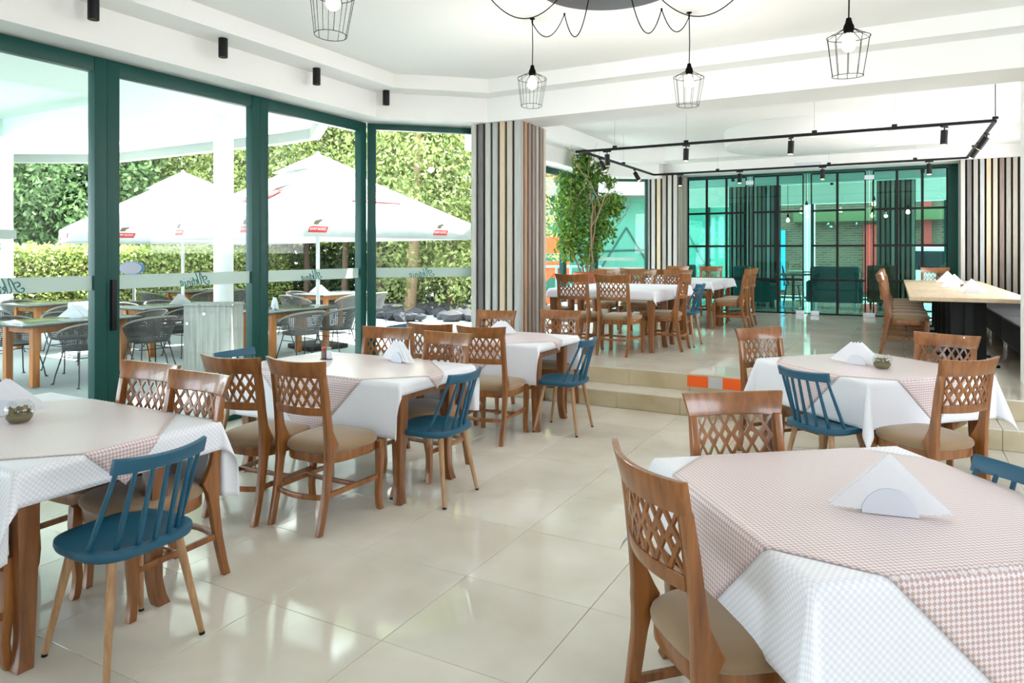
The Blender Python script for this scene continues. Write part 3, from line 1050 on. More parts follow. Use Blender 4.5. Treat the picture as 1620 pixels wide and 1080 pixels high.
# ---- raised level: cloth-covered tables in front of the ficus
for k, (cy, nm) in enumerate([(8.74, 'nearest the step edge'), (9.63, 'in the middle of the ficus row'), (11.80, 'before the teal glass doors'), (12.69, 'closest to the teal glass doors')]):
    cx = -3.27
    a, b = .70, .44
    make_table('dining_table', (cx, cy, UP), 0, a, b, TH, [(-a + .05, -b + .04), (a - .035, -b + .04), (a - .035, -b + .60), (-a + .05, -b + .60)], 'wooden table on the raised level %s' % nm)
    make_cloth('tablecloth', (cx, cy, UP), 0, a, b, TH, .02, 0, a + .13, b + .12 if k % 2 == 0 else b + .10, 0, .002 + .003 * (k % 2), 'white_cloth',
               'white tablecloth on the raised level table %s' % nm, 'tablecloth', step=.03, ph=k)
uw = 'lattice chair on the raised level '
ch(-3.43, 8.09, 0, 1, uw + 'at the step edge, nearer the pillar', UP)
ch(-2.91, 8.09, 0.03, 1, uw + 'at the step edge, nearer the blue chair', UP)
ch(-2.57, 8.74, -1, .0, uw + 'in profile beside the blue chair', UP)
ch(-2.455, 9.23, -1, 0, 'blue spindle-back chair on the raised level', UP, BL)
ch(-4.15, 8.75, 1, 0, uw + 'half hidden behind the slatted pillar under the ficus', UP)
ch(-4.0, 10.25, .05, -1, uw + 'with its back to the ficus window side', UP)
ch(-3.42, 10.25, 0, -1, uw + 'in the middle behind the ficus row tables', UP)
ch(-2.86, 10.20, 0, -1, uw + 'behind the blue chair table by the passage', UP)
ch(-3.75, 11.25, 0, 1, uw + 'before the far tables, nearer the window', UP)
ch(-3.20, 11.25, 0, 1, uw + 'before the far tables, nearer the passage', UP)
ch(-3.72, 13.35, 0, -1, uw + 'against the teal glass doors, beside the far pillar', UP)
ch(-3.08, 13.35, 0, -1, uw + 'against the teal glass doors, facing the far cloth', UP)
ch(-2.33, 11.62, -1, 0, uw + 'in profile by the passage, first of the far pair', UP)
ch(-2.33, 12.22, -1, 0, uw + 'in profile by the passage, second of the far pair', UP)

# ---- long pale tables along the bench
for k, (y0, y1) in enumerate([(8.55, 10.28), (10.32, 12.08), (12.12, 13.9)]):
    nm = ['nearest the partition', 'in the middle of the bench row', 'next to the slatted wall'][k]
    r = empty('long_table', (.70, (y0 + y1) / 2, UP), 0, 'pale wooden table on black legs, %s' % nm, 'table')
    hy = (y1 - y0) / 2
    MB().box(-.56, .52, -hy, hy, .71, .752).build('tabletop', 'pale_top', r, bevel=.003)
    for s in (-1, 1):
        MB().box(-.16, .16, s * (hy - .45) - .03, s * (hy - .45) + .03, .0, .70).build('pedestal', 'black_metal', r, bevel=.003)
        MB().box(-.04, .04, s * (hy - .45) + s * .09, s * (hy - .45) + s * .13, .0, .70).build('pedestal_post', 'black_metal', r, bevel=.003)
        MB().box(-.28, .28, s * (hy - .45) - .05, s * (hy - .45) + .05, 0, .03).build('foot_plate', 'black_metal', r, bevel=.003)
    MB().box(-.05, .05, -hy + .3, hy - .3, .67, .709).build('underframe', 'black_metal', r)
for i, y in enumerate([9.68, 10.28, 10.88, 11.50, 12.12, 12.75]):
    nm = ['first', 'second', 'third', 'fourth', 'fifth', 'sixth'][i]
    ch(.135, y, 1, 0.02 * (i % 3 - 1), 'wooden chair facing the dark bench, %s from the step edge' % nm, UP)
ch(.62, 14.0, 0, -1, 'wooden chair at the head of the pale tables before the glass doors', UP)
for i, (y0, y1) in enumerate([(7.95, 9.32), (9.32, 10.86), (10.86, 12.40), (12.40, 13.95)]):
    r = empty('bench', (1.55, (y0 + y1) / 2, UP), 0, 'dark upholstered bench section, %s' % ['hidden behind the partition', 'second from the partition', 'third from the partition', 'next to the slatted wall'][i], 'bench')
    hy = (y1 - y0) / 2 - .004
    MB().box(-.36, .34, -hy, hy, .11, .41).build('seat_base', 'bench', r, bevel=.03, seg=3)
    for sx in (-1, 1):
        for sy in (-1, 1):
            MB().lathe([(.026, 0), (.026, .112)], 14, (sx * .30, sy * (hy - .07), 0)).build('foot', 'chrome', r, smooth=40)

# ---- things on the tables
napkins((-3.85, 1.84, TH + .008), radians(58), 'white napkin holder beside the moss bowl at the window', 'paper napkins standing beside the moss bowl at the window', 1.35, spread=.06)
moss_bowl((-3.63, 1.80, TH + .008), 'glass bowl of moss on the checked cloth by the window', 1.15)
napkins((-3.20, 4.13, TH + .008), radians(-20), 'white napkin holder on the table with the red-lidded shaker', 'paper napkins standing on the table with the red-lidded shaker', 1.2, n=10, spread=.10)
napkins((-3.40, 6.02, TH + .008), radians(10), 'white napkin holder on the table beside the slatted pillar', 'paper napkins standing on the table beside the slatted pillar', 1.0)
napkins((-.014, 2.45, TH + .008), radians(9), 'white half-round napkin holder on the near checked square table', 'paper napkins fanned in the half-round holder on the square table', 1.35, n=8, spread=.02)
napkins((-.235, 5.62, TH + .008), radians(-22), 'white napkin holder beside the moss bowl on the square table', 'paper napkins beside the moss bowl on the square table', 1.2, n=9, spread=.10)
moss_bowl((-.075, 5.50, TH + .008), 'glass bowl of moss on the square table near the step', 1.15)
zt = UP + .752
napkins((.78, 9.60, zt), radians(5), 'white napkin holder on the pale table nearest the partition', 'paper napkins on the pale table nearest the partition', 1.25, spread=.03)
napkins((.70, 11.05, zt), radians(20), 'white napkin holder on the pale table in the middle of the row', 'paper napkins on the pale table in the middle of the row', 1.35, spread=.03)
napkins((.72, 12.70, zt), radians(20), 'white napkin holder on the pale table next to the slatted wall', 'paper napkins on the pale table next to the slatted wall', 1.35, spread=.03)
moss_bowl((.76, 10.30 - .18, zt), 'glass bowl of moss on the pale wooden table', 1.3)
sh = empty('shaker_caddy', (-3.76, 3.98, TH + .008), radians(20), 'wire caddy of salt and pepper shakers with red lid', 'caddy')
for s, body, lid in ((-1, 'pepper', 'red_lid'), (1, 'white_plastic', 'green_lid')):
    g = MB().lathe([(.017, 0), (.019, .004), (.019, .055), (.014, .066)], 16, (s * .021, 0, .004)).build('shaker', body, sh, smooth=40)
    MB().lathe([(.0155, .066), (.0165, .068), (.0165, .084), (.014, .087)], 16, (s * .021, 0, .004)).build('lid', lid, g, smooth=40)
MB().box(-.043, .043, -.022, .022, 0, .004).build('tray', 'black_metal', sh, bevel=.002)
MB().tube([(0, 0, .004), (0, 0, .10), (-.014, 0, .118), (-.012, 0, .135), (0, 0, .142), (.012, 0, .135), (.014, 0, .118), (0, 0, .10)], .0016, 6).build('wire_handle', 'chrome', sh, smooth=60)

# ---- warning tape on the upper riser
tp = empty('hazard_tape', (0, R2Y - .0015, 0), 0, 'orange and grey striped warning tape on the step riser', 'tape')
for x0, x1, m in ((-1.84, -1.63, 'orange_tape'), (-1.63, -1.49, 'grey_tape'), (-1.49, -1.26, 'orange_tape'), (-1.26, -1.12, 'grey_tape'), (-1.12, -.9, 'orange_tape'), (-.9, -.76, 'grey_tape')):
    MB().box(x0, x1, -.001, .001, .215, .325).build('tape_strip', m, tp)

# ================================================================== LAMPS
DX, DYc = -1.82, 4.80
ch_ = empty('spider_chandelier', (DX, DYc, ZC), 0, 'black ceiling disc with swagged cords and wire cage pendants', 'chandelier')
MB().lathe([(.50, -.030), (.52, -.026), (.52, -.0), ], 56).build('ceiling_plate', 'dark_disc', ch_, smooth=40)
def swag(p, q, drop, n=18):
    return [(p[0] + (q[0] - p[0]) * t, p[1] + (q[1] - p[1]) * t, p[2] + (q[2] - p[2]) * t - drop * 4 * t * (1 - t)) for t in (i / n for i in range(n + 1))]
cage = MB()
NR = 10
def ringpts(r, z):
    return [(r * cos(2 * pi * i / 24), r * sin(2 * pi * i / 24), z) for i in range(25)]
cage.tube(ringpts(.121, -.085), .0022, 5)
cage.tube(ringpts(.087, -.315), .0022, 5)
for i in range(NR):
    t = 2 * pi * i / NR
    cage.tube([(.026 * cos(t), .026 * sin(t), -.035), (.121 * cos(t), .121 * sin(t), -.085), (.087 * cos(t), .087 * sin(t), -.315)], .0020, 5)
cage_me = cage.mesh('cage', 'black_cord', smooth=60)
sock_me = MB().lathe([(.006, .03), (.014, .028), (.020, .0), (.030, -.022), (.030, -.045), (.022, -.06)], 18).mesh('socket', 'black_cord', smooth=45)
bulb_me = MB().lathe([(.014, -.058), (.018, -.075), (.034, -.105), (.040, -.130), (.034, -.155), (.015, -.170), (.002, -.173)], 18).mesh('bulb', 'bulb', smooth=60)
PEND = [((-2.66, 5.24), 3.10, [(-2.37, 5.25)]), ((-1.47, 5.72), 3.075, [(-1.64, 5.52)]), ((-.24, 4.65), 2.935, [(-.93, 5.28), (-.5, 5.0)]), ((-2.70, 2.91), 3.06, [(-2.66, 4.42), (-2.75, 3.65)])]
for k, ((x, y), z, hooks) in enumerate(PEND):
    hx, hy = x - DX, y - DYc
    f = hooks[0]
    fl_ = hypot(f[0] - DX, f[1] - DYc)
    pts = [((f[0] - DX) / fl_ * .30, (f[1] - DYc) / fl_ * .30, -.03)] + [(a_ - DX, b_ - DYc, -.008) for a_, b_ in hooks] + [(hx, hy, -.035)]
    for q_, (p, q) in enumerate(zip(pts[:-1], pts[1:])):
        MB().tube(swag(p, q, .23 if q_ == 0 else .15), .0042, 6).build('swag_cord', 'black_cord', ch_, smooth=60)
    for a_, b_ in hooks:
        MB().lathe([(.008, 0), (.008, -.012)], 10, (a_ - DX, b_ - DYc, 0)).build('cord_clip', 'black_cord', ch_)
    MB().lathe([(.022, 0), (.022, -.006), (.007, -.010), (.007, -.04)], 14, (hx, hy, 0)).build('ceiling_hook', 'black_cord', ch_, smooth=40)
    zz = z - ZC
    MB().tube([(hx, hy, -.03), (hx + .004, hy, zz * .55), (hx, hy, zz + .02)], .0042, 6).build('drop_cord', 'black_cord', ch_, smooth=60)
    s_ = link('socket', sock_me, ch_); s_.location = (hx, hy, zz)
    c_ = link('cage', cage_me, ch_); c_.location = (hx, hy, zz); c_.rotation_euler = (radians(3 * (k % 3 - 1)), radians(2 * (k % 2)), .2 * k)
    b_ = link('bulb', bulb_me, ch_); b_.location = (hx, hy, zz)
    pd = bpy.data.lights.new('bulb_light', 'POINT'); pd.energy = 16; pd.color = (1, .95, .9); pd.shadow_soft_size = .05
    pl_ = link('bulb_light', pd, ch_); pl_.location = (hx, hy, zz - .21)

def cyl_spot(loc, label, group, L=.16, r=.0375):
    o = empty('ceiling_spotlight', loc, 0, label, 'spotlight', group)
    MB().lathe([(r, 0), (r, -L), (r * .86, -L), (r * .8, -L + .02)], 20, cap=False).build('can', 'black_metal', o, smooth=40)
    MB().lathe([(r * .8, -L + .018), (r * .8, -L + .02)], 20).build('lens', 'lamp_lens', o)
    return o
for y in (.76, 1.85, 2.94, 4.03, 5.12, 6.19):
    cyl_spot((-4.965, y, ZB), 'black cylinder spotlight on the ceiling band along the window wall', 'spotlights along the window wall')
for y in (8.6, 11.6):
    cyl_spot((-4.87, y, 3.36), 'black cylinder spotlight above the ficus windows', 'spotlights above the ficus windows', .2)

tr = empty('track_light_frame', (0, 0, 0), 0, 'black rectangular lighting track hung from thin wires', 'track')
TX1, TX2, TY1, TY2, TZ = -4.12, 1.02, 9.76, 13.35, 3.10
for n_, bx in (('track_rail', (TX1 - .1, TX2, TY1 - .018, TY1 + .018)), ('track_rail', (TX1, TX2, TY2 - .018, TY2 + .018)), ('track_rail', (TX1 - .018, TX1 + .018, TY1 + .018, TY2 - .018)), ('track_rail', (TX2 - .018, TX2 + .018, TY1 + .018, TY2 - .018))):
    MB().box(*bx, TZ - .035, TZ + .0).build(n_, 'black_metal', tr, bevel=.003, seg=1)
for x, y in [(-3.6, TY1), (-2.55, TY1), (-.9, TY1), (.0, TY1), (TX2, TY1), (-2.9, TY2), (-1.0, TY2), (.3, TY2), (TX1, 11.6), (TX2, 12.2)]:
    MB().box(x - .03, x + .03, y - .012, y + .012, TZ, TZ + .03).tube([(x, y, TZ + .03), (x, y, ZU if y < 13 else 3.38)], .0011 if (x, y) != (TX2, TY1) else .006, 5).build('hanger_wire', 'black_metal', tr)
def track_spot(x, y, tilt, az):
    side = 'near the beam' if y == TY1 else 'before the glass doors' if y == TY2 else 'over the ficus side' if x == TX1 else 'over the bench side'
    o = empty('track_spot', (x, y, TZ - .035), az, 'black spotlight clipped to the track rail ' + side, 'spotlight', 'spots on the track rail ' + side)
    MB().box(-.06, .06, -.014, .014, -.02, 0).build('adapter', 'black_metal', o)
    MB().tube([(0, 0, -.02), (0, 0, -.05)], .008, 8).build('stem', 'black_metal', o)
    d = Vector((0, sin(tilt), -cos(tilt)))
    p = Vector((0, 0, -.05))
    MB().tube([p, p + d * .17], .038, 18).build('can', 'black_metal', o, smooth=40)
    MB().tube([p + d * .17, p + d * .172], .030, 18).build('lens', 'lamp_lens', o)
for x, y, t, az in [(-3.72, TY1, .15, 0), (-2.55, TY1, .05, 1), (-1.18, TY1, .05, 2), (.52, TY1, .05, 1), (TX1, 10.5, .5, -1.4), (TX1, 12.2, .5, -1.4), (-3.6, TY2, .1, 3.1), (-2.5, TY2, .05, 3), (-1.1, TY2, .05, 3), (.5, TY2, .05, 3), (TX2, 10.6, .6, 1.2), (TX2, 11.5, .6, 1.2)]:
    track_spot(x, y, t, az)
sd = tag(MB().lathe([(.055, 0), (.055, -.03), (.035, -.05), (.0, -.05)][:3], 20, (-1.05, 9.0, ZU)).build('smoke_detector', 'white_plastic', smooth=40), 'white round smoke detector on the raised ceiling', 'smoke detector')

# ================================================================== FICUS
PXY = (-4.72, 11.38)
tag(MB().box(-5.25, -4.35, 10.85, 11.65, UP, UP + .33).build('plant_plinth', 'white_paint', bevel=.01), 'low white plinth under the potted ficus', 'plinth')
fz = UP + .33
fic = empty('potted_ficus', (PXY[0], PXY[1], fz), 0, 'tall bushy ficus in a terracotta pot by the window', 'plant')
pot = MB().lathe([(.15, .03), (.155, .035), (.215, .46), (.235, .47), (.235, .54), (.22, .55), (.205, .50), (.0, .49)][:7] + [(.01, .49)], 28).build('pot', 'terracotta', fic, smooth=40)
MB().lathe([(.24, 0), (.27, .03), (.26, .03), (.235, .012)], 28).build('saucer', 'terracotta', fic, smooth=40)
tips = []
def branch(p, d, L, r, depth, mb):
    pts = [p]
    for i in range(4):
        d = (d + Vector((random.uniform(-.25, .25), random.uniform(-.25, .25), random.uniform(-.05, .22)))).normalized()
        p = p + d * L / 4
        pts.append(p)
    mb.tube(pts, [r * (1 - .13 * i) for i in range(5)], 6)
    if depth:
        for q in range(3):
            nd_ = (d + Vector((random.uniform(-.9, .9), random.uniform(-.9, .9), random.uniform(-.2, .5)))).normalized()
            branch(pts[random.choice((2, 3, 4))], nd_, L * .62, r * .5, depth - 1, mb)
    tips.append(pts[-1])
bmb = MB()
for k in range(5):
    t = k * 2 * pi / 5
    branch(Vector((.06 * cos(t), .06 * sin(t), .45)), Vector((.28 * cos(t), .28 * sin(t), 1)).normalized(), 1.25, .02, 2, bmb)
bmb.build('stems', 'bark', fic, smooth=60)
cl = []
def blob(c, r, n):
    q = RNG.normal(size=(n, 3))
    q /= np.linalg.norm(q, axis=1)[:, None]
    cl.append(np.array(c) + q * (np.array(r) * (RNG.random(n) ** .45)[:, None]))
RV = np.array([.878, .478, 0.])           # spreads of the crown, along the window and out into the room
for dx_, z, rr, n_ in [(-.28, 1.75, .30, 460), (-.30, 1.30, .30, 420), (-.10, 2.05, .30, 420), (-.05, 2.45, .22, 300), (0, 1.5, .33, 420), (-.32, .98, .24, 280), (.32, 1.62, .30, 420),
                       (.50, 1.75, .20, 240), (.30, 1.25, .24, 260), (.12, .95, .20, 160), (.22, 2.28, .20, 180), (-.36, 2.1, .2, 160), (-.05, 1.1, .25, 180), (.02, .75, .16, 90), (.42, 2.12, .12, 60)]:
    blob((RV[0] * dx_, RV[1] * dx_, z), (rr, rr, rr * 1.1), int(n_ * 1.35))
cen = np.concatenate(cl)
cen = cen[(cen[:, 0] + PXY[0] > -5.36) & ((cen[:, 0] + PXY[0] > -5.0) | (cen[:, 2] + fz < 3.03)) & (cen[:, 2] + fz < 3.33)]
foliage_part(leaf_mesh('foliage', cen, .078, 'ficus_leaf', aspect=.5, up=-1.2), fic)

# ================================================================== LOUNGE BEHIND THE GLASS DOORS
fl3 = tag(MB().box(-6.2, 4.2, 15.0, 20.2, .0, UP).build('floor_lounge', 'floor_tile'), kind='structure')
c3 = tag(MB().box(-6.2, 4.2, 15.05, 20.4, 3.35, 3.6).build('ceiling_lounge', 'white_paint'), kind='structure')
MB().box(-6.2, 4.2, 19.9, 20.3, 2.85, 3.36).build('beam', 'white_paint', c3)
MB().box(-6.2, 4.2, 16.6, 16.9, 3.1, 3.36).build('beam', 'white_paint', c3)
p3 = tag(MB().box(-3.62, -2.5, 18.1, 18.7, UP, 3.34).build('wall_lounge_pillar', 'slat_back'), kind='structure')
x = -3.64
k = 0
while x < -2.55:
    slat(p3, x, x + .065, 18.05, 18.1, UP, 3.34, [1, 0, 6, 1, 3][k % 5]); x += .1; k += 1
p4 = tag(MB().box(-.36, .42, 18.2, 18.9, UP, 3.34).build('wall_lounge_column', 'slat_back'), kind='structure')
x = -.36
k = 0
while x < .36:
    slat(p4, x, x + .06, 18.15, 18.2, UP, 3.34, [1, 6, 1, 0][k % 4]); x += .1; k += 1
wlr = tag(MB().box(4.0, 4.2, 15.0, 20.3, UP, 3.35).build('wall_lounge_right', 'white_paint'), kind='structure')
for i, (xa, xb) in enumerate([(-6.0, -4.6), (-4.6, -3.1), (-3.1, -1.9), (-1.9, -.3), (-.3, 1.1), (1.1, 2.6)]):
    glazed('window_%d' % (12 + i), (xa, 20.1), (xb, 20.1), UP, 2.9, st=.035, head=.05, band=False)
def sofa(name, loc, rz, w, m, label, hb=.92):
    r = empty(name, loc, rz, label, 'sofa')
    MB().box(-w, w, -.36, .38, .14, .42).build('seat_base', m, r, bevel=.04, seg=3)
    MB().box(-w, w, -.42, -.22, .14, hb).build('backrest', m, r, bevel=.05, seg=3)
    for s in (-1, 1):
        MB().box(s * w - .08, s * w + .08, -.40, .36, .14, .60).build('armrest', m, r, bevel=.04, seg=3)
    MB().box(-w + .1, w - .1, -.2, .37, .42, .52).build('seat_cushion', m, r, bevel=.03, seg=3)
    for sx in (-1, 1):
        for sy in (-1, 1):
            MB().lathe([(.02, 0), (.025, .14)], 10, (sx * (w - .1), sy * .28, 0)).build('foot', 'chrome', r)
    return r
sofa('sofa', (-1.16, 17.0, UP), 0.05, .48, 'teal_sofa', 'teal sofa with its back to the glass doors')
sofa('sofa', (-2.75, 16.9, UP), radians(-90), .75, 'teal_sofa', 'teal sofa with scatter cushions before the slatted pillar')
sofa('sofa', (-4.2, 17.3, UP), radians(-90), .6, 'teal_sofa', 'teal sofa beside the lounge windows')
for (x, y, m, lb, rz) in [(-2.86, 16.5, 'olive_cushion', 'olive', .2), (-2.86, 16.85, 'grey_cushion', 'grey', -.1), (-2.86, 17.25, 'orange_cushion', 'orange', .1)]:
    o = tag(MB().box(-.06, .06, -.19, .19, 0, .38).build('scatter_cushion', m, bevel=.05, seg=3), '%s scatter cushion on the teal sofa' % lb, 'cushion')
    o.location = (x, y, UP + .525); o.rotation_euler = (0, -.25, rz)
for (x, y, nm) in [(-1.98, 16.75, 'between the two teal sofas'), (-2.05, 19.3, 'by the lounge windows'), (1.9, 18.3, 'beside the grey pod chair')]:
    r = empty('lounge_table', (x, y, UP), 0, 'round steel table %s' % nm, 'table')
    MB().lathe([(.36, .72), (.37, .725), (.37, .75), (.36, .752)], 28).build('tabletop', 'grey_cushion', r, smooth=40)
    MB().lathe([(.03, .02), (.03, .72)], 12).build('column', 'chrome', r, smooth=40)
    MB().lathe([(.24, 0), (.24, .012), (.05, .03)], 24).build('foot', 'chrome', r, smooth=40)
ar = empty('armchair', (-.22, 17.3, UP), 0, 'brown leather armchair beside the dark slatted column', 'armchair')
MB().box(-.3, .3, -.3, .32, .15, .42).build('seat', 'brown_leather', ar, bevel=.04, seg=3)
MB().box(-.3, .3, -.38, -.26, .15, .95).build('backrest', 'brown_leather', ar, bevel=.04, seg=3)
for sx in (-1, 1):
    for sy in (-1, 1):
        MB().lathe([(.014, 0), (.02, .16)], 10, (sx * .24, sy * .26, 0)).build('leg', 'black_metal', ar)
def wire_chair(loc, rz, label):
    r = empty('wire_chair', loc, rz, label, 'chair')
    MB().lathe([(.2, .44), (.21, .445), (.21, .46), (.2, .465)], 20).build('seat', 'steel_blue', r, smooth=40)
    MB().tube([(-.19, -.08, .45), (-.19, -.18, .7), (-.1, -.22, .88), (0, -.23, .92), (.1, -.22, .88), (.19, -.18, .7), (.19, -.08, .45)], .011, 8).build('back_hoop', 'steel_blue', r, smooth=60)
    MB().tube([(-.09, -.17, .45), (-.07, -.21, .7), (0, -.22, .8), (.07, -.21, .7), (.09, -.17, .45)], .008, 8).build('inner_hoop', 'steel_blue', r, smooth=60)
    for sx in (-1, 1):
        for sy in (-1, 1):
            MB().tube([(sx * .13, sy * .13, .45), (sx * .19, sy * .19, 0)], .010, 8).build('leg', 'steel_blue', r)
wire_chair((-.92, 18.6, UP), 2.8, 'blue wire chair behind the teal sofa, beside the slatted column')
wire_chair((-1.45, 18.7, UP), -2.6, 'blue wire chair behind the teal sofa, by the steel table')
wire_chair((-2.15, 18.0, UP), -1.5, 'blue wire chair next to the slatted lounge pillar')
pf = empty('pod_chair', (1.05, 17.2, UP), .4, 'round grey padded pod chair by the glass doors', 'chair')
MB().lathe([(.16, 0), (.16, .02), (.03, .05), (.03, .30)], 20).build('stand', 'chrome', pf, smooth=40)
bm_ = MB()
rings = []
for i in range(13):
    t = i / 12 * pi * 2
rt = []
for i in range(24):
    a_ = 2 * pi * i / 24
    rt.append([(cos(a_) * (.26 + .11 * cos(b2)), -.12 - .10 * sin(b2) * 1.0 + .0, .70 + sin(a_) * (.26 + .11 * cos(b2))) for b2 in (2 * pi * j / 10 for j in range(10))])
rt.append(rt[0])
bm_.loft(rt, cap=False).build('ring_cushion', 'grey_cushion', pf, smooth=60)
MB().tube([(0, -.24, .70), (0, -.14, .70)], .28, 20).build('back_cushion', 'grey_cushion', pf, bevel=.03)
for i, (x, y, z, lb) in enumerate([(-1.62, 15.9, 2.62, 'first'), (-.36, 15.7, 2.66, 'second'), (-.42, 17.2, 2.5, 'third'), (-2.2, 17.6, 2.45, 'fourth'), (.25, 17.0, 2.55, 'fifth')]):
    o = empty('pendant_bulb', (x, y, 3.35), 0, 'bare glowing bulb on a black cord in the lounge', 'lamp', 'lounge pendant bulbs')
    MB().tube([(0, 0, 0), (0, 0, z - 3.35)], .005, 6).build('cord', 'black_cord', o)
    s_ = link('socket', sock_me, o); s_.location = (0, 0, z - 3.35)
    b_ = link('bulb', bulb_me, o); b_.location = (0, 0, z - 3.35)
for i, (x, y) in enumerate([(-3.2, 16.3), (-2.3, 17.2), (-1.3, 18.2), (-.2, 17.6), (.5, 16.4)]):
    cyl_spot((x, y, 3.35), 'black spotlight on the lounge ceiling', 'lounge ceiling spotlights', .18)

# street side beyond the lounge
bw = empty('brick_building', (0, 27.5, 0), 0, 'brick building across the street beyond the lounge', 'building')
MB().box(-16, 12, 0, .4, 0, 7).build('wall', 'brickwork', bw)
MB().box(-3.2, 3.6, -.5, 0, 2.66, 3.10).build('awning', 'awning_green', bw, bevel=.02)
MB().box(-4.55, -3.52, -.06, 0, .2, 2.4).build('shutter', 'cyan_panel', bw)
sl_ = MB()
for i in range(6):
    sl_.box(-4.4, -3.68, -.09, -.061, 1.75 + i * .09, 1.80 + i * .09)
sl_.build('louvre', 'white_plain', bw)
MB().box(-.95, -.35, -.1, 0, .2, 2.55).build('red_panel', 'red_panel', bw)
MB().box(.85, 1.1, -.1, 0, .2, 3.4).build('red_panel', 'red_panel', bw)
tag(MB().box(-2.3, -2.0, 21.6, 21.9, 0, 3.6).build('street_post', 'white_plain', bevel=.01), 'tall white post standing outside the lounge', 'post')
car = empty('parked_car', (1.75, 24.2, 0), 0, 'white car parked in front of the brick building', 'car')
def prof_box(pts, x0, x1, name, m, parent, bevel=.05):
    N = len(pts)
    mb = MB()
    mb.add([(x, -.85, z) for x, z in pts] + [(x, .85, z) for x, z in pts], [tuple(range(N)), tuple(range(N, 2 * N))[::-1]] + [(i, (i + 1) % N, N + (i + 1) % N, N + i) for i in range(N)])
    return mb.build(name, m, parent, bevel=bevel, seg=3)
prof_box([(-2.1, .35), (2.2, .35), (2.25, .8), (1.2, 1.0), (.6, 1.08), (-1.9, 1.08), (-2.15, .9)], 0, 0, 'body', 'car_white', car)
prof_box([(-1.85, 1.05), (1.05, 1.05), (.45, 1.62), (-1.55, 1.66)], 0, 0, 'cabin', 'car_glass', car, .06)
prof_box([(-1.62, 1.60), (.55, 1.60), (.42, 1.72), (-1.5, 1.74)], 0, 0, 'roof', 'car_white', car, .04)
for x in (-1.3, 1.4):
    for s in (-1, 1):
        MB().tube([(x, s * .72, .33), (x, s * .9, .33)], .33, 22).build('wheel', 'tyre', car, bevel=.03)
MB().box(-2.16, -2.08, -.8, -.55, .7, .9).box(-2.16, -2.08, .55, .8, .7, .9).build('tail_light', 'tail_red', car)

# ================================================================== TERRACE AND GARDEN
ground = tag(MB().box(-70, 40, -30, 80, -.30, -.06).build('ground_street', 'asphalt'), kind='structure')
ter = tag(MB().prism([(-5.5, -6), (-5.5, 6.42), (-4.42, 7.5), (-4.42, 7.75), (-5.5, 8.84), (-5.5, 13.6), (-4.4, 15.2), (-11.5, 15.6), (-15.0, 12.5), (-15.2, 7), (-15.2, -6)], -.20, -.005).build('floor_terrace', 'terrace_floor'), kind='structure')
bed = tag(MB().prism([(-11.2, 15.7), (-4.9, 15.7), (-4.9, 22), (-22, 22), (-22, -4), (-15.25, -4), (-15.25, 7), (-15.05, 12.6)], -.20, .03).build('ground_bed', 'mulch'), kind='structure')
# terrace roof with a recessed field
trf = empty('ceiling_terrace', kind='structure')
ZT = 3.38
RX0, RX1, RY1 = -12.3, -8.25, 5.86
for pts in ([(RX1, -6), (-5.62, -6), (-5.62, 6.3), (-6.5, 6.75), (-7.5, 7.6), (RX1, 7.7)], [(RX1, RY1), (RX1, 7.7), (-12.8, 7.8), (-14.4, 6.9), (-14.4, RY1)], [(RX0, -6), (RX0, RY1), (-14.4, RY1), (-14.4, -6)]):
    MB().prism(pts, ZT, ZT + .35).build('soffit', 'terr_ceiling', trf)
MB().box(RX0 - .05, RX1 + .05, -6, RY1 + .05, ZT + .28, ZT + .40).build('recess_field', 'terr_ceiling', trf)
ed = [(-6.5, 6.75), (-7.5, 7.6), (-8.25, 7.7), (-12.8, 7.8), (-14.4, 6.9), (-14.4, -6)]
for p, q in zip(ed[:-1], ed[1:]):
    d = Vector((q[0] - p[0], q[1] - p[1])).normalized()
    nx, ny = d.y * .14, -d.x * .14
    MB().prism([p, q, (q[0] + nx, q[1] + ny), (p[0] + nx, p[1] + ny)], ZT - .15, ZT + .45).build('fascia', 'grey_fascia', trf)
MB().prism([(-5.7, -4), (-5.7, 6.55), (-4.55, 7.7), (-5.7, 8.85), (-5.7, 13.7), (-4.6, 15.1), (-6.3, 15.1), (-6.3, 20.6), (4.5, 20.6), (4.5, -4)], 3.9, 4.1).build('roof_slab', 'grey_fascia', trf)
for i, (x, y) in enumerate([(-7.9, 6.42), (-13.95, 6.68), (-7.9, 1.5)]):
    tag(MB().lathe([(.125, 0), (.125, ZT)], 28, (x, y, 0)).build('terrace_column', 'white_plain', smooth=40), ['white round column behind the grey cabinet on the terrace', 'white round column at the far corner of the terrace', 'white round column near the glass wall of the terrace'][i], 'column')
for i, (x, y) in enumerate([(-7.2, 3.2), (-7.0, 5.2), (-11.0, 6.8), (-9.2, 6.9)]):
    tag(MB().lathe([(.05, 0), (.05, -.02), (.03, -.025)], 16, (x, y, ZT)).build('downlight', 'white_plastic', smooth=40), 'small round downlight under the terrace roof', 'light', 'terrace downlights')
for i, (x, y) in enumerate([(-6.6, 2.0), ]):
    pass

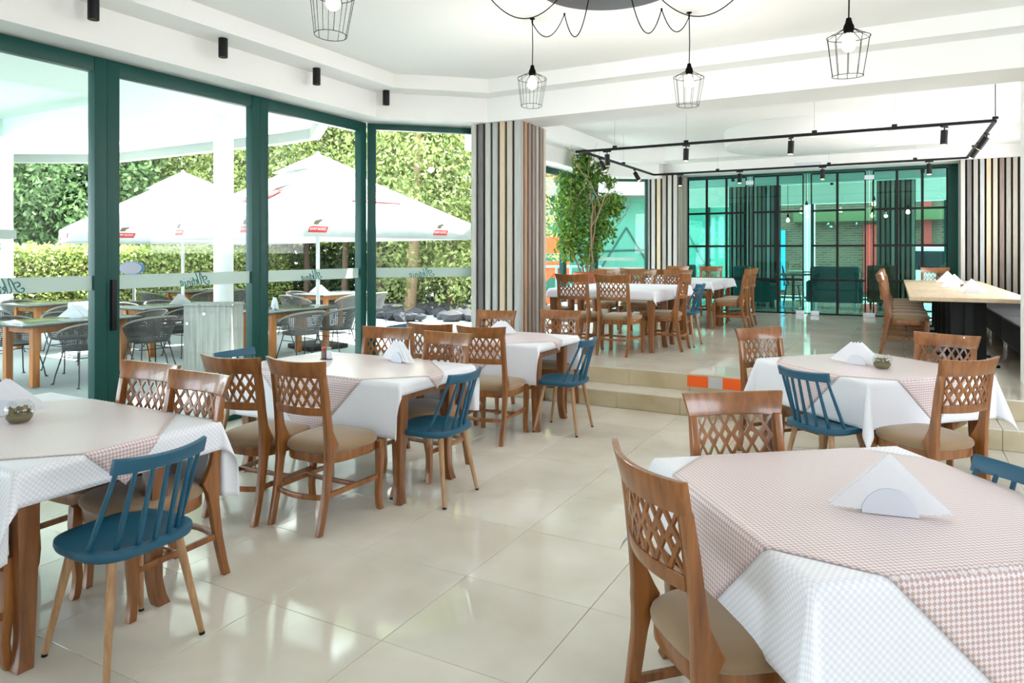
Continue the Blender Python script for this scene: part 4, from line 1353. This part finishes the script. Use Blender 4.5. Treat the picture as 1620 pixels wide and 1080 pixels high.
# cabinet by the glass
cb = empty('waste_cabinet', (-7.62, 6.05, 0), radians(28.6), 'grey plank waste cabinet on feet outside the glass', 'cabinet')
MB().box(-.30, .30, -.19, .19, .055, .90).build('body', 'bin_wood', cb, bevel=.004)
for i in range(4):
    MB().box(-.297 + i * .149, -.297 + i * .149 + .146, -.198, -.191, .06, .885).build('plank', 'bin_wood', cb)
MB().box(-.31, .31, -.20, .20, .90, .925).build('lid', 'bin_wood', cb, bevel=.004)
for x, z in ((-.04, .80), (-.25, .68)):
    MB().tube([(x, -.198, z), (x, -.212, z)], .018, 14).build('stud', 'chrome', cb, smooth=40)
for sx in (-1, 1):
    for sy in (-1, 1):
        MB().box(sx * .25 - .02, sx * .25 + .02, sy * .14 - .02, sy * .14 + .02, 0, .056).build('foot', 'black_metal', cb)

# wicker armchairs
def make_wicker():
    r = empty('wicker_chair', label='c', cat='chair')
    def surf(s, t):
        # s across the wrap-around shell, t from seat (0) to rim (1)
        a_ = (s - .5) * pi * 1.12
        rad = .235 + .075 * t
        up_ = .43 + (.32 - .14 * abs(2 * s - 1) ** 2.2) * t
        return (rad * sin(a_) * 1.06, -cos(a_) * rad * 1.02 - .02 * t, up_)
    sh_ = MB()
    nu, nv = 40, 13
    hw = .0038
    for i in range(nu + 1):
        s = i / nu
        if i % 1 == 0:
            rings = []
            for j in range(7):
                t = j / 6
                p = surf(max(0, s - .0055), t); q = surf(min(1, s + .0055), t)
                rings.append((p, q))
            n0 = len(sh_.v)
            for p, q in rings:
                sh_.v += [p, q]
            sh_.f += [(n0 + 2 * j, n0 + 2 * j + 1, n0 + 2 * j + 3, n0 + 2 * j + 2) for j in range(6)]
    for j in range(nv + 1):
        t = j / nv
        n0 = len(sh_.v)
        for i in range(21):
            s = i / 20
            sh_.v += [surf(s, max(0, t - .026)), surf(s, min(1, t + .026))]
        sh_.f += [(n0 + 2 * i, n0 + 2 * i + 1, n0 + 2 * i + 3, n0 + 2 * i + 2) for i in range(20)]
    so = tag(sh_.build('wicker_shell', 'wicker', r), kind='stuff')
    MB().tube([surf(i / 24, 1.0) for i in range(25)], .013, 8).build('rim', 'wicker_pale', r, smooth=60)
    ol = outline(.46, .42, -.23, .24, 28, 2.6)
    MB().loft([[(x, y, .415) for x, y in ol], [(x * 1.02, y * 1.02, .425) for x, y in ol], [(x, y, .44) for x, y in ol]]).build('seat', 'wicker', r, smooth=40)
    for sx in (-1, 1):
        for sy in (-1, 1):
            a_ = [(sx * .17, sy * .16, .42), (sx * .20, sy * .20, .25), (sx * .225, sy * .245, .10), (sx * .235, sy * .255, .02), (sx * .245, sy * .265, .008)]
            l = MB().tube(a_, .008, 7).build('leg', 'iron', r, smooth=60)
            MB().lathe([(.02, 0), (.02, .008)], 10, (sx * .245, sy * .265, 0)).build('foot_pad', 'iron', l)
        MB().tube([(sx * .19, -.18, .33), (sx * .19, .18, .33)], .006, 6).build('leg_brace', 'iron', r)
    MB().tube([(-.19, -.18, .33), (.19, -.18, .33)], .006, 6).build('leg_brace', 'iron', r)
    return r
WK = Proto(make_wicker())
def terrace_table(x, y, label, hx=.42, hy=.72):
    r = empty('terrace_table', (x, y, 0), 0, label, 'table')
    MB().box(-hx, hx, -hy, hy, .715, .74).build('tabletop', 'terrace_top', r, bevel=.008)
    MB().box(-hx - .004, hx + .004, -hy - .004, hy + .004, .705, .722).build('wicker_edge', 'wicker', r, bevel=.004)
    for sx in (-1, 1):
        for sy in (-1, 1):
            MB().box(sx * (hx - .13) - .04, sx * (hx - .13) + .04, sy * (hy - .19) - .04, sy * (hy - .19) + .04, 0, .704).build('leg', 'terrace_wood', r, bevel=.005)
    for s in (-1, 1):
        MB().box(-hx + .13, hx - .13, s * (hy - .19) - .012, s * (hy - .19) + .012, .62, .704).build('apron', 'terrace_wood', r)
        MB().box(s * (hx - .13) - .012, s * (hx - .13) + .012, -hy + .19, hy - .19, .62, .704).build('apron', 'terrace_wood', r)
    return r
OT = [(-9.08, 5.05, 'beside the glass with the sheet of napkins'), (-10.10, 7.20, 'behind the grey cabinet'), (-8.0, 7.62, 'under the nearer parasol'),
      (-10.2, 11.0, 'in front of the tree trunks'), (-13.6, 10.4, 'behind the parasol pole by the hedge'), (-12.3, 6.75, 'with a white towel chair next to it')]
for x, y, nm in OT:
    terrace_table(x, y, 'terrace table with orange wooden legs %s' % nm)
WC = [(-8.50, 4.95, -1, 0), (-8.50, 5.75, -1, 0.1), (-9.15, 4.0, .1, 1), (-9.70, 4.75, 1, 0), (-9.70, 5.45, 1, 0), (-9.2, 6.10, -.1, -1), (-9.50, 7.05, -1, .1), (-9.50, 7.75, -1, 0), (-10.75, 6.9, 1, 0),
      (-10.75, 7.6, 1, 0), (-10.1, 6.15, 0, 1), (-7.38, 7.30, -1, .2), (-7.40, 8.02, -1, -.1), (-8.68, 7.26, 1, 0), (-8.68, 7.98, 1, 0), (-9.55, 10.7, -1, 0), (-9.55, 11.4, -1, 0), (-10.85, 10.8, 1, 0), (-10.2, 10.0, 0, 1),
      (-13.0, 10.1, -1, 0), (-13.0, 10.8, -1, 0), (-13.6, 9.4, 0, 1), (-11.65, 6.5, -1, 0), (-12.95, 6.5, 1, 0), (-12.3, 5.8, 0, 1), (-10.3, 3.9, 1, .3), (-11.5, 7.35, -1, .2)]
for x, y, fx, fy in WC:
    nm = min(OT, key=lambda t_: hypot(t_[0] - x, t_[1] - y))[2].replace(' with the sheet of napkins', '').replace(' next to it', '')
    WK.put((x, y, 0), face_rz(fx, fy), 'dark wicker armchair at the terrace table ' + nm, 'chair', 'wicker armchairs at the table ' + nm)
tw = MB()
for i in range(2):
    pass
towel = tag(MB().loft([[(-.18, y, z), (.18, y, z), (.18, y + .012, z), (-.18, y + .012, z)] for y, z in ((-.37, .48), (-.365, .62), (-.345, .77), (-.33, .785), (-.315, .77), (-.30, .60))]).build('towel', 'white_plain', bevel=.003),
            'white towel hung over the back of a wicker armchair', 'towel')
towel.location = (-11.65, 6.5, 0); towel.rotation_euler = (0, 0, face_rz(-1, 0))
for i, (x, y, nm) in enumerate([(-9.05, 5.15, 'the terrace table beside the glass'), (-10.0, 7.3, 'the terrace table behind the grey cabinet'), (-7.95, 7.35, 'the terrace table under the nearer parasol'), (-10.3, 10.7, 'the terrace table before the tree trunks')]):
    napkins((x, y, .742), .6 + i, 'white napkin holder on ' + nm, 'paper napkins on ' + nm, 1.3, n=6)

# parasols
def parasol(x, y, rz, half, ze, za, label):
    r = empty('parasol', (x, y, 0), rz, label, 'parasol')
    MB().lathe([(.032, .05), (.032, za - .1)], 16).build('pole', 'white_plain', r, smooth=40)
    MB().box(-.35, .35, -.35, .35, 0, .07).build('base', 'stone_dark', r, bevel=.01)
    zv = za - .30
    hv = half * (za - zv) / (za - ze) * 1.12
    cs = [(-1, -1), (1, -1), (1, 1), (-1, 1)]
    for k in range(4):
        p, q = cs[k], cs[(k + 1) % 4]
        rows = []
        N = 8
        for j in range(N + 1):
            t = j / N
            h = .02 + (half - .02) * t
            sag = .0
            row = []
            for i in range(9):
                s = i / 8
                X = (p[0] + (q[0] - p[0]) * s) * h
                Y = (p[1] + (q[1] - p[1]) * s) * h
                row.append((X, Y, za - .03 - (za - .03 - ze) * t ** .94 - .05 * sin(pi * s) * sin(pi * t) * .6))
            rows.append(row)
        val = [(X * 1.0, Y * 1.0, Z - .27) for X, Y, Z in rows[-1]]
        mb = MB()
        mb.loft(rows, cap=False, closed=False)
        o = mb.build('canopy_panel', 'canvas', r, smooth=50)
        s_ = o.modifiers.new('thickness', 'SOLIDIFY'); s_.thickness = .004
        o2 = MB().loft([rows[-1], [(X * 1.004, Y * 1.004, Z) for X, Y, Z in val]], cap=False, closed=False).build('valance', 'canvas', r, smooth=50)
        s_ = o2.modifiers.new('thickness', 'SOLIDIFY'); s_.thickness = .004
        MB().tube([(0, 0, za - .1), (p[0] * half, p[1] * half, ze - .03)], .012, 6).build('rib', 'white_plain', r)
        # printed banner on the panel: red plate, white word, dark emblem
        mid_ = Vector(((p[0] + q[0]) / 2, (p[1] + q[1]) / 2, 0))
        ax = Vector((q[0] - p[0], q[1] - p[1], 0)).normalized()
        slope = atan2(za - ze, half)
        nrm = (mid_.normalized() * sin(slope) + Vector((0, 0, 1)) * cos(slope))
        upv = nrm.cross(ax)
        def place(o, dist, off, xo=0., zo=0.):
            c = mid_.normalized() * (half * dist) + Vector((0, 0, za - (za - ze) * dist ** .94 - .02))
            c = c + nrm * off + ax * xo + upv * zo
            M4 = Matrix(((ax.x, upv.x, nrm.x, c.x), (ax.y, upv.y, nrm.y, c.y), (ax.z, upv.z, nrm.z, c.z), (0, 0, 0, 1)))
            o.matrix_local = M4
        bn = link('banner', BANNER, r); place(bn, .64, .02, .30)
        lt = link('lettering', WORD, r); place(lt, .64, .026, .30)
        em = link('emblem', EMBLEM, r); place(em, .64, .02, .42, .27)
        # small prints on the valance
        for sx in (-.62, .62):
            c = mid_.normalized() * (half * 1.004 + .006) + ax * (sx * half) + Vector((0, 0, ze - .165))
            n2 = mid_.normalized()
            u2 = Vector((0, 0, 1))
            M4 = Matrix(((ax.x, u2.x, n2.x, c.x), (ax.y, u2.y, n2.y, c.y), (ax.z, u2.z, n2.z, c.z), (0, 0, 0, 1))) @ Matrix.Scale(.30, 4)
            for me_ in (BANNER, WORD, EMBLEM):
                s2 = link(me_.name.split('.')[0], me_, r)
                s2.matrix_local = M4 @ (Matrix.Translation((.0, .30, .0)) if me_ is EMBLEM else Matrix.Translation((0, 0, .012 if me_ is WORD else 0)))
    # small second tier
    mb = MB()
    rings = [[(.02 * a_, .02 * b_, za + .02) for a_, b_ in cs], [(hv * .5 * a_, hv * .5 * b_, za - .13) for a_, b_ in cs], [(hv * a_, hv * b_, zv - .0) for a_, b_ in cs]]
    mb.loft(rings, cap=False).build('vent_top', 'canvas', r)
    MB().lathe([(.03, 0), (.04, .02), (.02, .06)], 12, (0, 0, za)).build('finial', 'white_plain', r)
    return r
BANNER = MB().prism([(-.50, -.15), (.44, -.15), (.56, .13), (-.40, .13)], 0, .003).mesh('banner', 'banner_red')
WORD = text_mesh('БУРГАСКО', .155, 'sign_white', .2)
EMBLEM = MB().prism([(-.24, -.09), (.02, -.10), (.10, .0), (.26, .10), (.22, .17), (.08, .15), (-.02, .12), (-.14, .10), (-.20, .0)], 0, .003).mesh('emblem', 'emblem')
EMBLEM.materials.append(MATS['emblem_gold'])
parasol(-8.36, 8.65, radians(75.6), 1.78, 2.05, 3.17, 'white beer parasol beside the window corner post')
parasol(-12.46, 9.16, radians(63.6), 2.0, 2.02, 3.15, 'white beer parasol further off beside the hedge')

# round mirror on a post
mx, my = -14.5, 9.41
mr_ = empty('traffic_mirror', (mx, my, 0), radians(28.6), 'oval convex mirror with blue rim on a post by the hedge', 'mirror')
MB().lathe([(.03, 0), (.03, 1.3)], 10, (0, .1, 0)).build('post', 'grey_fascia', mr_)
el = MB()
for (r1, y, nme, m) in ((1.0, 0, 'rim', 'mirror_blue'), (.88, -.03, 'mirror_face', 'mirror_face')):
    pts = [(.27 * r1 * cos(2 * pi * i / 28), .145 * r1 * sin(2 * pi * i / 28)) for i in range(28)]
    mb = MB()
    mb.add([(x, y, 1.23 + z) for x, z in pts] + [(x, y + .05, 1.23 + z) for x, z in pts], [tuple(range(28)), tuple(range(28, 56))[::-1]] + [(i, (i + 1) % 28, 28 + (i + 1) % 28, 28 + i) for i in range(28)])
    mb.build(nme, m, mr_, smooth=40)

# hedge and trees
def shell_pts(c, r, n, inner=.55):
    q = RNG.normal(size=(n, 3))
    q /= np.linalg.norm(q, axis=1)[:, None]
    k = inner + (1 - inner) * RNG.random(n) ** .5
    return np.array(c) + q * np.array(r) * k[:, None]
def hedge(x0, x1, y0, y1, h, n, label):
    r = empty('hedge', ((x0 + x1) / 2, (y0 + y1) / 2, 0), 0, label, 'hedge')
    cx, cy = (x0 + x1) / 2, (y0 + y1) / 2
    p = RNG.random((n, 3)) * np.array([x1 - x0, y1 - y0, h]) + np.array([x0 - cx, y0 - cy, .02])
    s = RNG.integers(0, 3, n)
    p[s == 0, 0] = (x1 - cx) + RNG.normal(size=(s == 0).sum()) * .07
    p[s == 1, 2] = h + RNG.normal(size=(s == 1).sum()) * .06
    tint = .25 + .6 * RNG.random(n)
    foliage_part(leaf_mesh('foliage', p, .09, 'hedge_leaf', tint=tint, aspect=.6), r)
    MB().box(x0 - cx + .25, x1 - cx - .25, y0 - cy + .2, y1 - cy - .2, .0, h - .25).build('inner_twigs', 'dark_bark', r)
hedge(-16.9, -15.6, 1.0, 15.0, 1.62, 52000, 'clipped light green hedge behind the terrace')
def tree(name, x, y, h, r0, zlo, n, m, label, size=.16, trunk=.11, cone=True, group=None, lean=(0, 0)):
    t = empty(name, (x, y, 0), 0, label, 'tree', group)
    tm_ = MB()
    tm_.tube([(0, 0, -.05), (lean[0] * .3 + .05, lean[1] * .3, h * .25), (lean[0] * .7 - .03, lean[1] * .7, h * .5), (lean[0], lean[1], h * .8)], [trunk, trunk * .85, trunk * .6, trunk * .25], 9)
    for i in range(7):
        a_ = random.random() * 6.28
        z = zlo + (h - zlo) * random.random() * .6
        L = r0 * .8
        tm_.tube([(lean[0] * .5, lean[1] * .5, z), (cos(a_) * L * .5, sin(a_) * L * .5, z + .4), (cos(a_) * L, sin(a_) * L, z + .6)], [trunk * .4, trunk * .28, .01], 6)
    tm_.build('trunk', 'dark_bark' if trunk < .12 else 'bark', t, smooth=60)
    # foliage gathered in sprays
    nb = max(24, n // 90)
    zc = zlo + (h - zlo) * RNG.random(nb) ** 1.15
    f = (zc - zlo) / (h - zlo)
    rad = r0 * (np.clip(1.08 - f, .1, 1) ** .75 if cone else np.sqrt(np.clip(1 - (2 * f - .9) ** 2, .12, 1)))
    an = RNG.random(nb) * 2 * pi
    rr = rad * (.55 + .5 * RNG.random(nb))
    bc = np.stack([lean[0] * f + rr * np.cos(an), lean[1] * f + rr * np.sin(an), zc], 1)
    per = n // nb
    cen = np.repeat(bc, per, 0) + RNG.normal(size=(nb * per, 3)) * np.array([.20, .20, .26]) * (r0 / 1.4)
    tb = np.repeat(RNG.random(nb), per)
    tint = .55 * tb + .45 * RNG.random(nb * per)
    foliage_part(leaf_mesh('foliage', cen, size, m, tint=tint, aspect=.5, up=.8), t)
    return t
TR = [  # x, y, height, radius, height of the lowest foliage, leaf, conical, leaves, bare leaning trunk
      (-21.19, 10.66, 6.5, 2.3, 1.2, 'dark_leaf', False, 26000, False),
      (-21.15, 11.83, 7.5, 2.4, 1.5, 'dark_leaf', False, 26000, False),
      (-18.6, 11.05, 5.2, 1.9, .6, 'dark_leaf', False, 26000, False),
      (-19.13, 12.36, 8.5, 1.7, .5, 'thuja', True, 17000, False),
      (-19.14, 13.49, 9.5, 1.9, .5, 'thuja', True, 17000, False),
      (-17.78, 13.66, 9.0, 1.8, .6, 'thuja', True, 17000, False),
      (-17.68, 14.86, 9.5, 1.8, .8, 'thuja', True, 17000, False),
      (-15.96, 14.65, 9.0, 1.8, 2.3, 'thuja', True, 17000, False),
      (-15.44, 15.5, 9.5, 1.8, 2.3, 'thuja', True, 17000, False),
      (-13.75, 15.28, 9.0, 1.7, 2.2, 'thuja', True, 17000, False),
      (-13.4, 16.39, 9.5, 1.9, 2.3, 'thuja', True, 17000, False),
      (-11.03, 14.71, 8.5, 2.0, 2.3, 'thuja', True, 17000, True),
      (-10.45, 15.72, 8.8, 1.8, .6, 'thuja', True, 17000, False),
      (-10.2, 17.22, 9.0, 1.9, 1.2, 'thuja', True, 17000, False),
      (-12.89, 18.6, 10, 2.2, 2.0, 'thuja', True, 9000, False),
      (-19.26, 16.84, 11, 2.6, .5, 'thuja', True, 9000, False),
      (-23.22, 15.82, 11, 2.6, .5, 'thuja', True, 9000, False),
      (-17.29, 19.05, 11, 2.6, 1.5, 'thuja', True, 9000, False)]
TL = {'dark_leaf': 'dark green broadleaf tree behind the clipped hedge', 'thuja': 'light green conifer in the row behind the parasols'}
for x, y, h, r0, zlo, m, cone, nl, bare in TR:
    tree('broadleaf_tree' if m == 'dark_leaf' else 'conifer', x, y, h, r0, zlo, nl, m, 'conifer with a thick bare leaning trunk before the pillar window' if bare else TL[m], .135 if m == 'thuja' else .15,
         .16 if bare else .10, cone, None if bare else 'conifers behind the parasols' if m == 'thuja' else 'trees behind the hedge', (.35, .1) if bare else (0, 0))
for x, y in ((-18.71, 16.23), (-17.24, 16.35), (-16.74, 17.53), (-15.23, 17.67), (-14.68, 18.88), (-13.3, 19.18), (-11.88, 19.26)):
    tree('garden_shrub', x, y, 2.9, 1.5, .25, 6000, 'dark_leaf', 'dark green shrub in the shade under the conifers', .16, .05, False, 'shrubs under the conifers')
# rocks at the foot of the trees
for i in range(34):
    t_ = random.random()
    q_ = 2.4 * random.random()
    x, y = -10.43 + 2.08 * t_ - .6 * q_, 12.54 + 1.13 * t_ + .8 * q_
    bm = bmesh.new()
    bmesh.ops.create_icosphere(bm, subdivisions=1, radius=.16 + .16 * random.random())
    for v in bm.verts:
        v.co *= random.uniform(.75, 1.2)
        v.co.z *= .6
    me = bpy.data.meshes.new('rock'); bm.to_mesh(me); bm.free()
    me.materials.append(MATS['stone_dark'])
    o = link('garden_rock', me); o.location = (x, y, .09)
    tag(o, 'dark grey rock in the bed under the conifers', 'rock', 'rocks under the conifers')

# play frame and neighbouring building seen past the ficus
pl = empty('play_frame', (-9.3, 17.4, 0), .3, 'orange and turquoise play frame outside the ficus window', 'play frame')
pl.location = (-7.51, 15.84, 0)
for z0, z1, sl in ((1.55, 1.95, .0), (.95, 1.35, .3), (.05, .6, -.2)):
    MB().prism([(-.6, -.05), (.45, -.05), (.45, .05), (-.6, .05)], z0, z1).build('orange_panel', 'orange_play', pl)
MB().loft([[(-.5, -.1, .7), (-.3, -.1, .7), (-.3, .1, .7), (-.5, .1, .7)], [(.1, -.1, 1.3), (.35, -.1, 1.3), (.35, .1, 1.3), (.1, .1, 1.3)]]).build('orange_slide', 'orange_play', pl)
for x in (-.2, .15, .5, .85, 1.2):
    MB().tube([(x, -.12, 0), (x, -.12, 1.25)], .03, 8).build('rail_post', 'cyan_rail', pl)
MB().tube([(-.2, -.12, 1.22), (1.25, -.12, 1.22)], .03, 8).build('hand_rail', 'cyan_rail', pl)
gb = empty('annexe_building', (-8.2, 22.2, 0), radians(25), 'green tinted annexe building outside the far window', 'building')
MB().box(-3.5, 4.0, 0, .3, 0, 3.4).build('wall', 'building_green', gb)
MB().box(-3.7, 4.2, -1.0, .3, 3.4, 3.9).build('roof', 'grey_fascia', gb)
for x, z, x2, z2 in ((-.6, .8, .4, 2.4), (.4, 2.4, 1.3, .9), (1.3, .9, 2.2, 2.6), (-1.5, 2.6, -.6, .8), (-1.5, 1.6, 2.4, 1.7), (2.2, 2.6, 3.2, .8)):
    MB().tube([(x, -.02, z), (x2, -.02, z2)], .03, 6).build('wall_line', 'building_line', gb)
MB().box(1.55, 2.15, -.10, -.02, .2, 2.5).build('white_door', 'white_plain', gb)
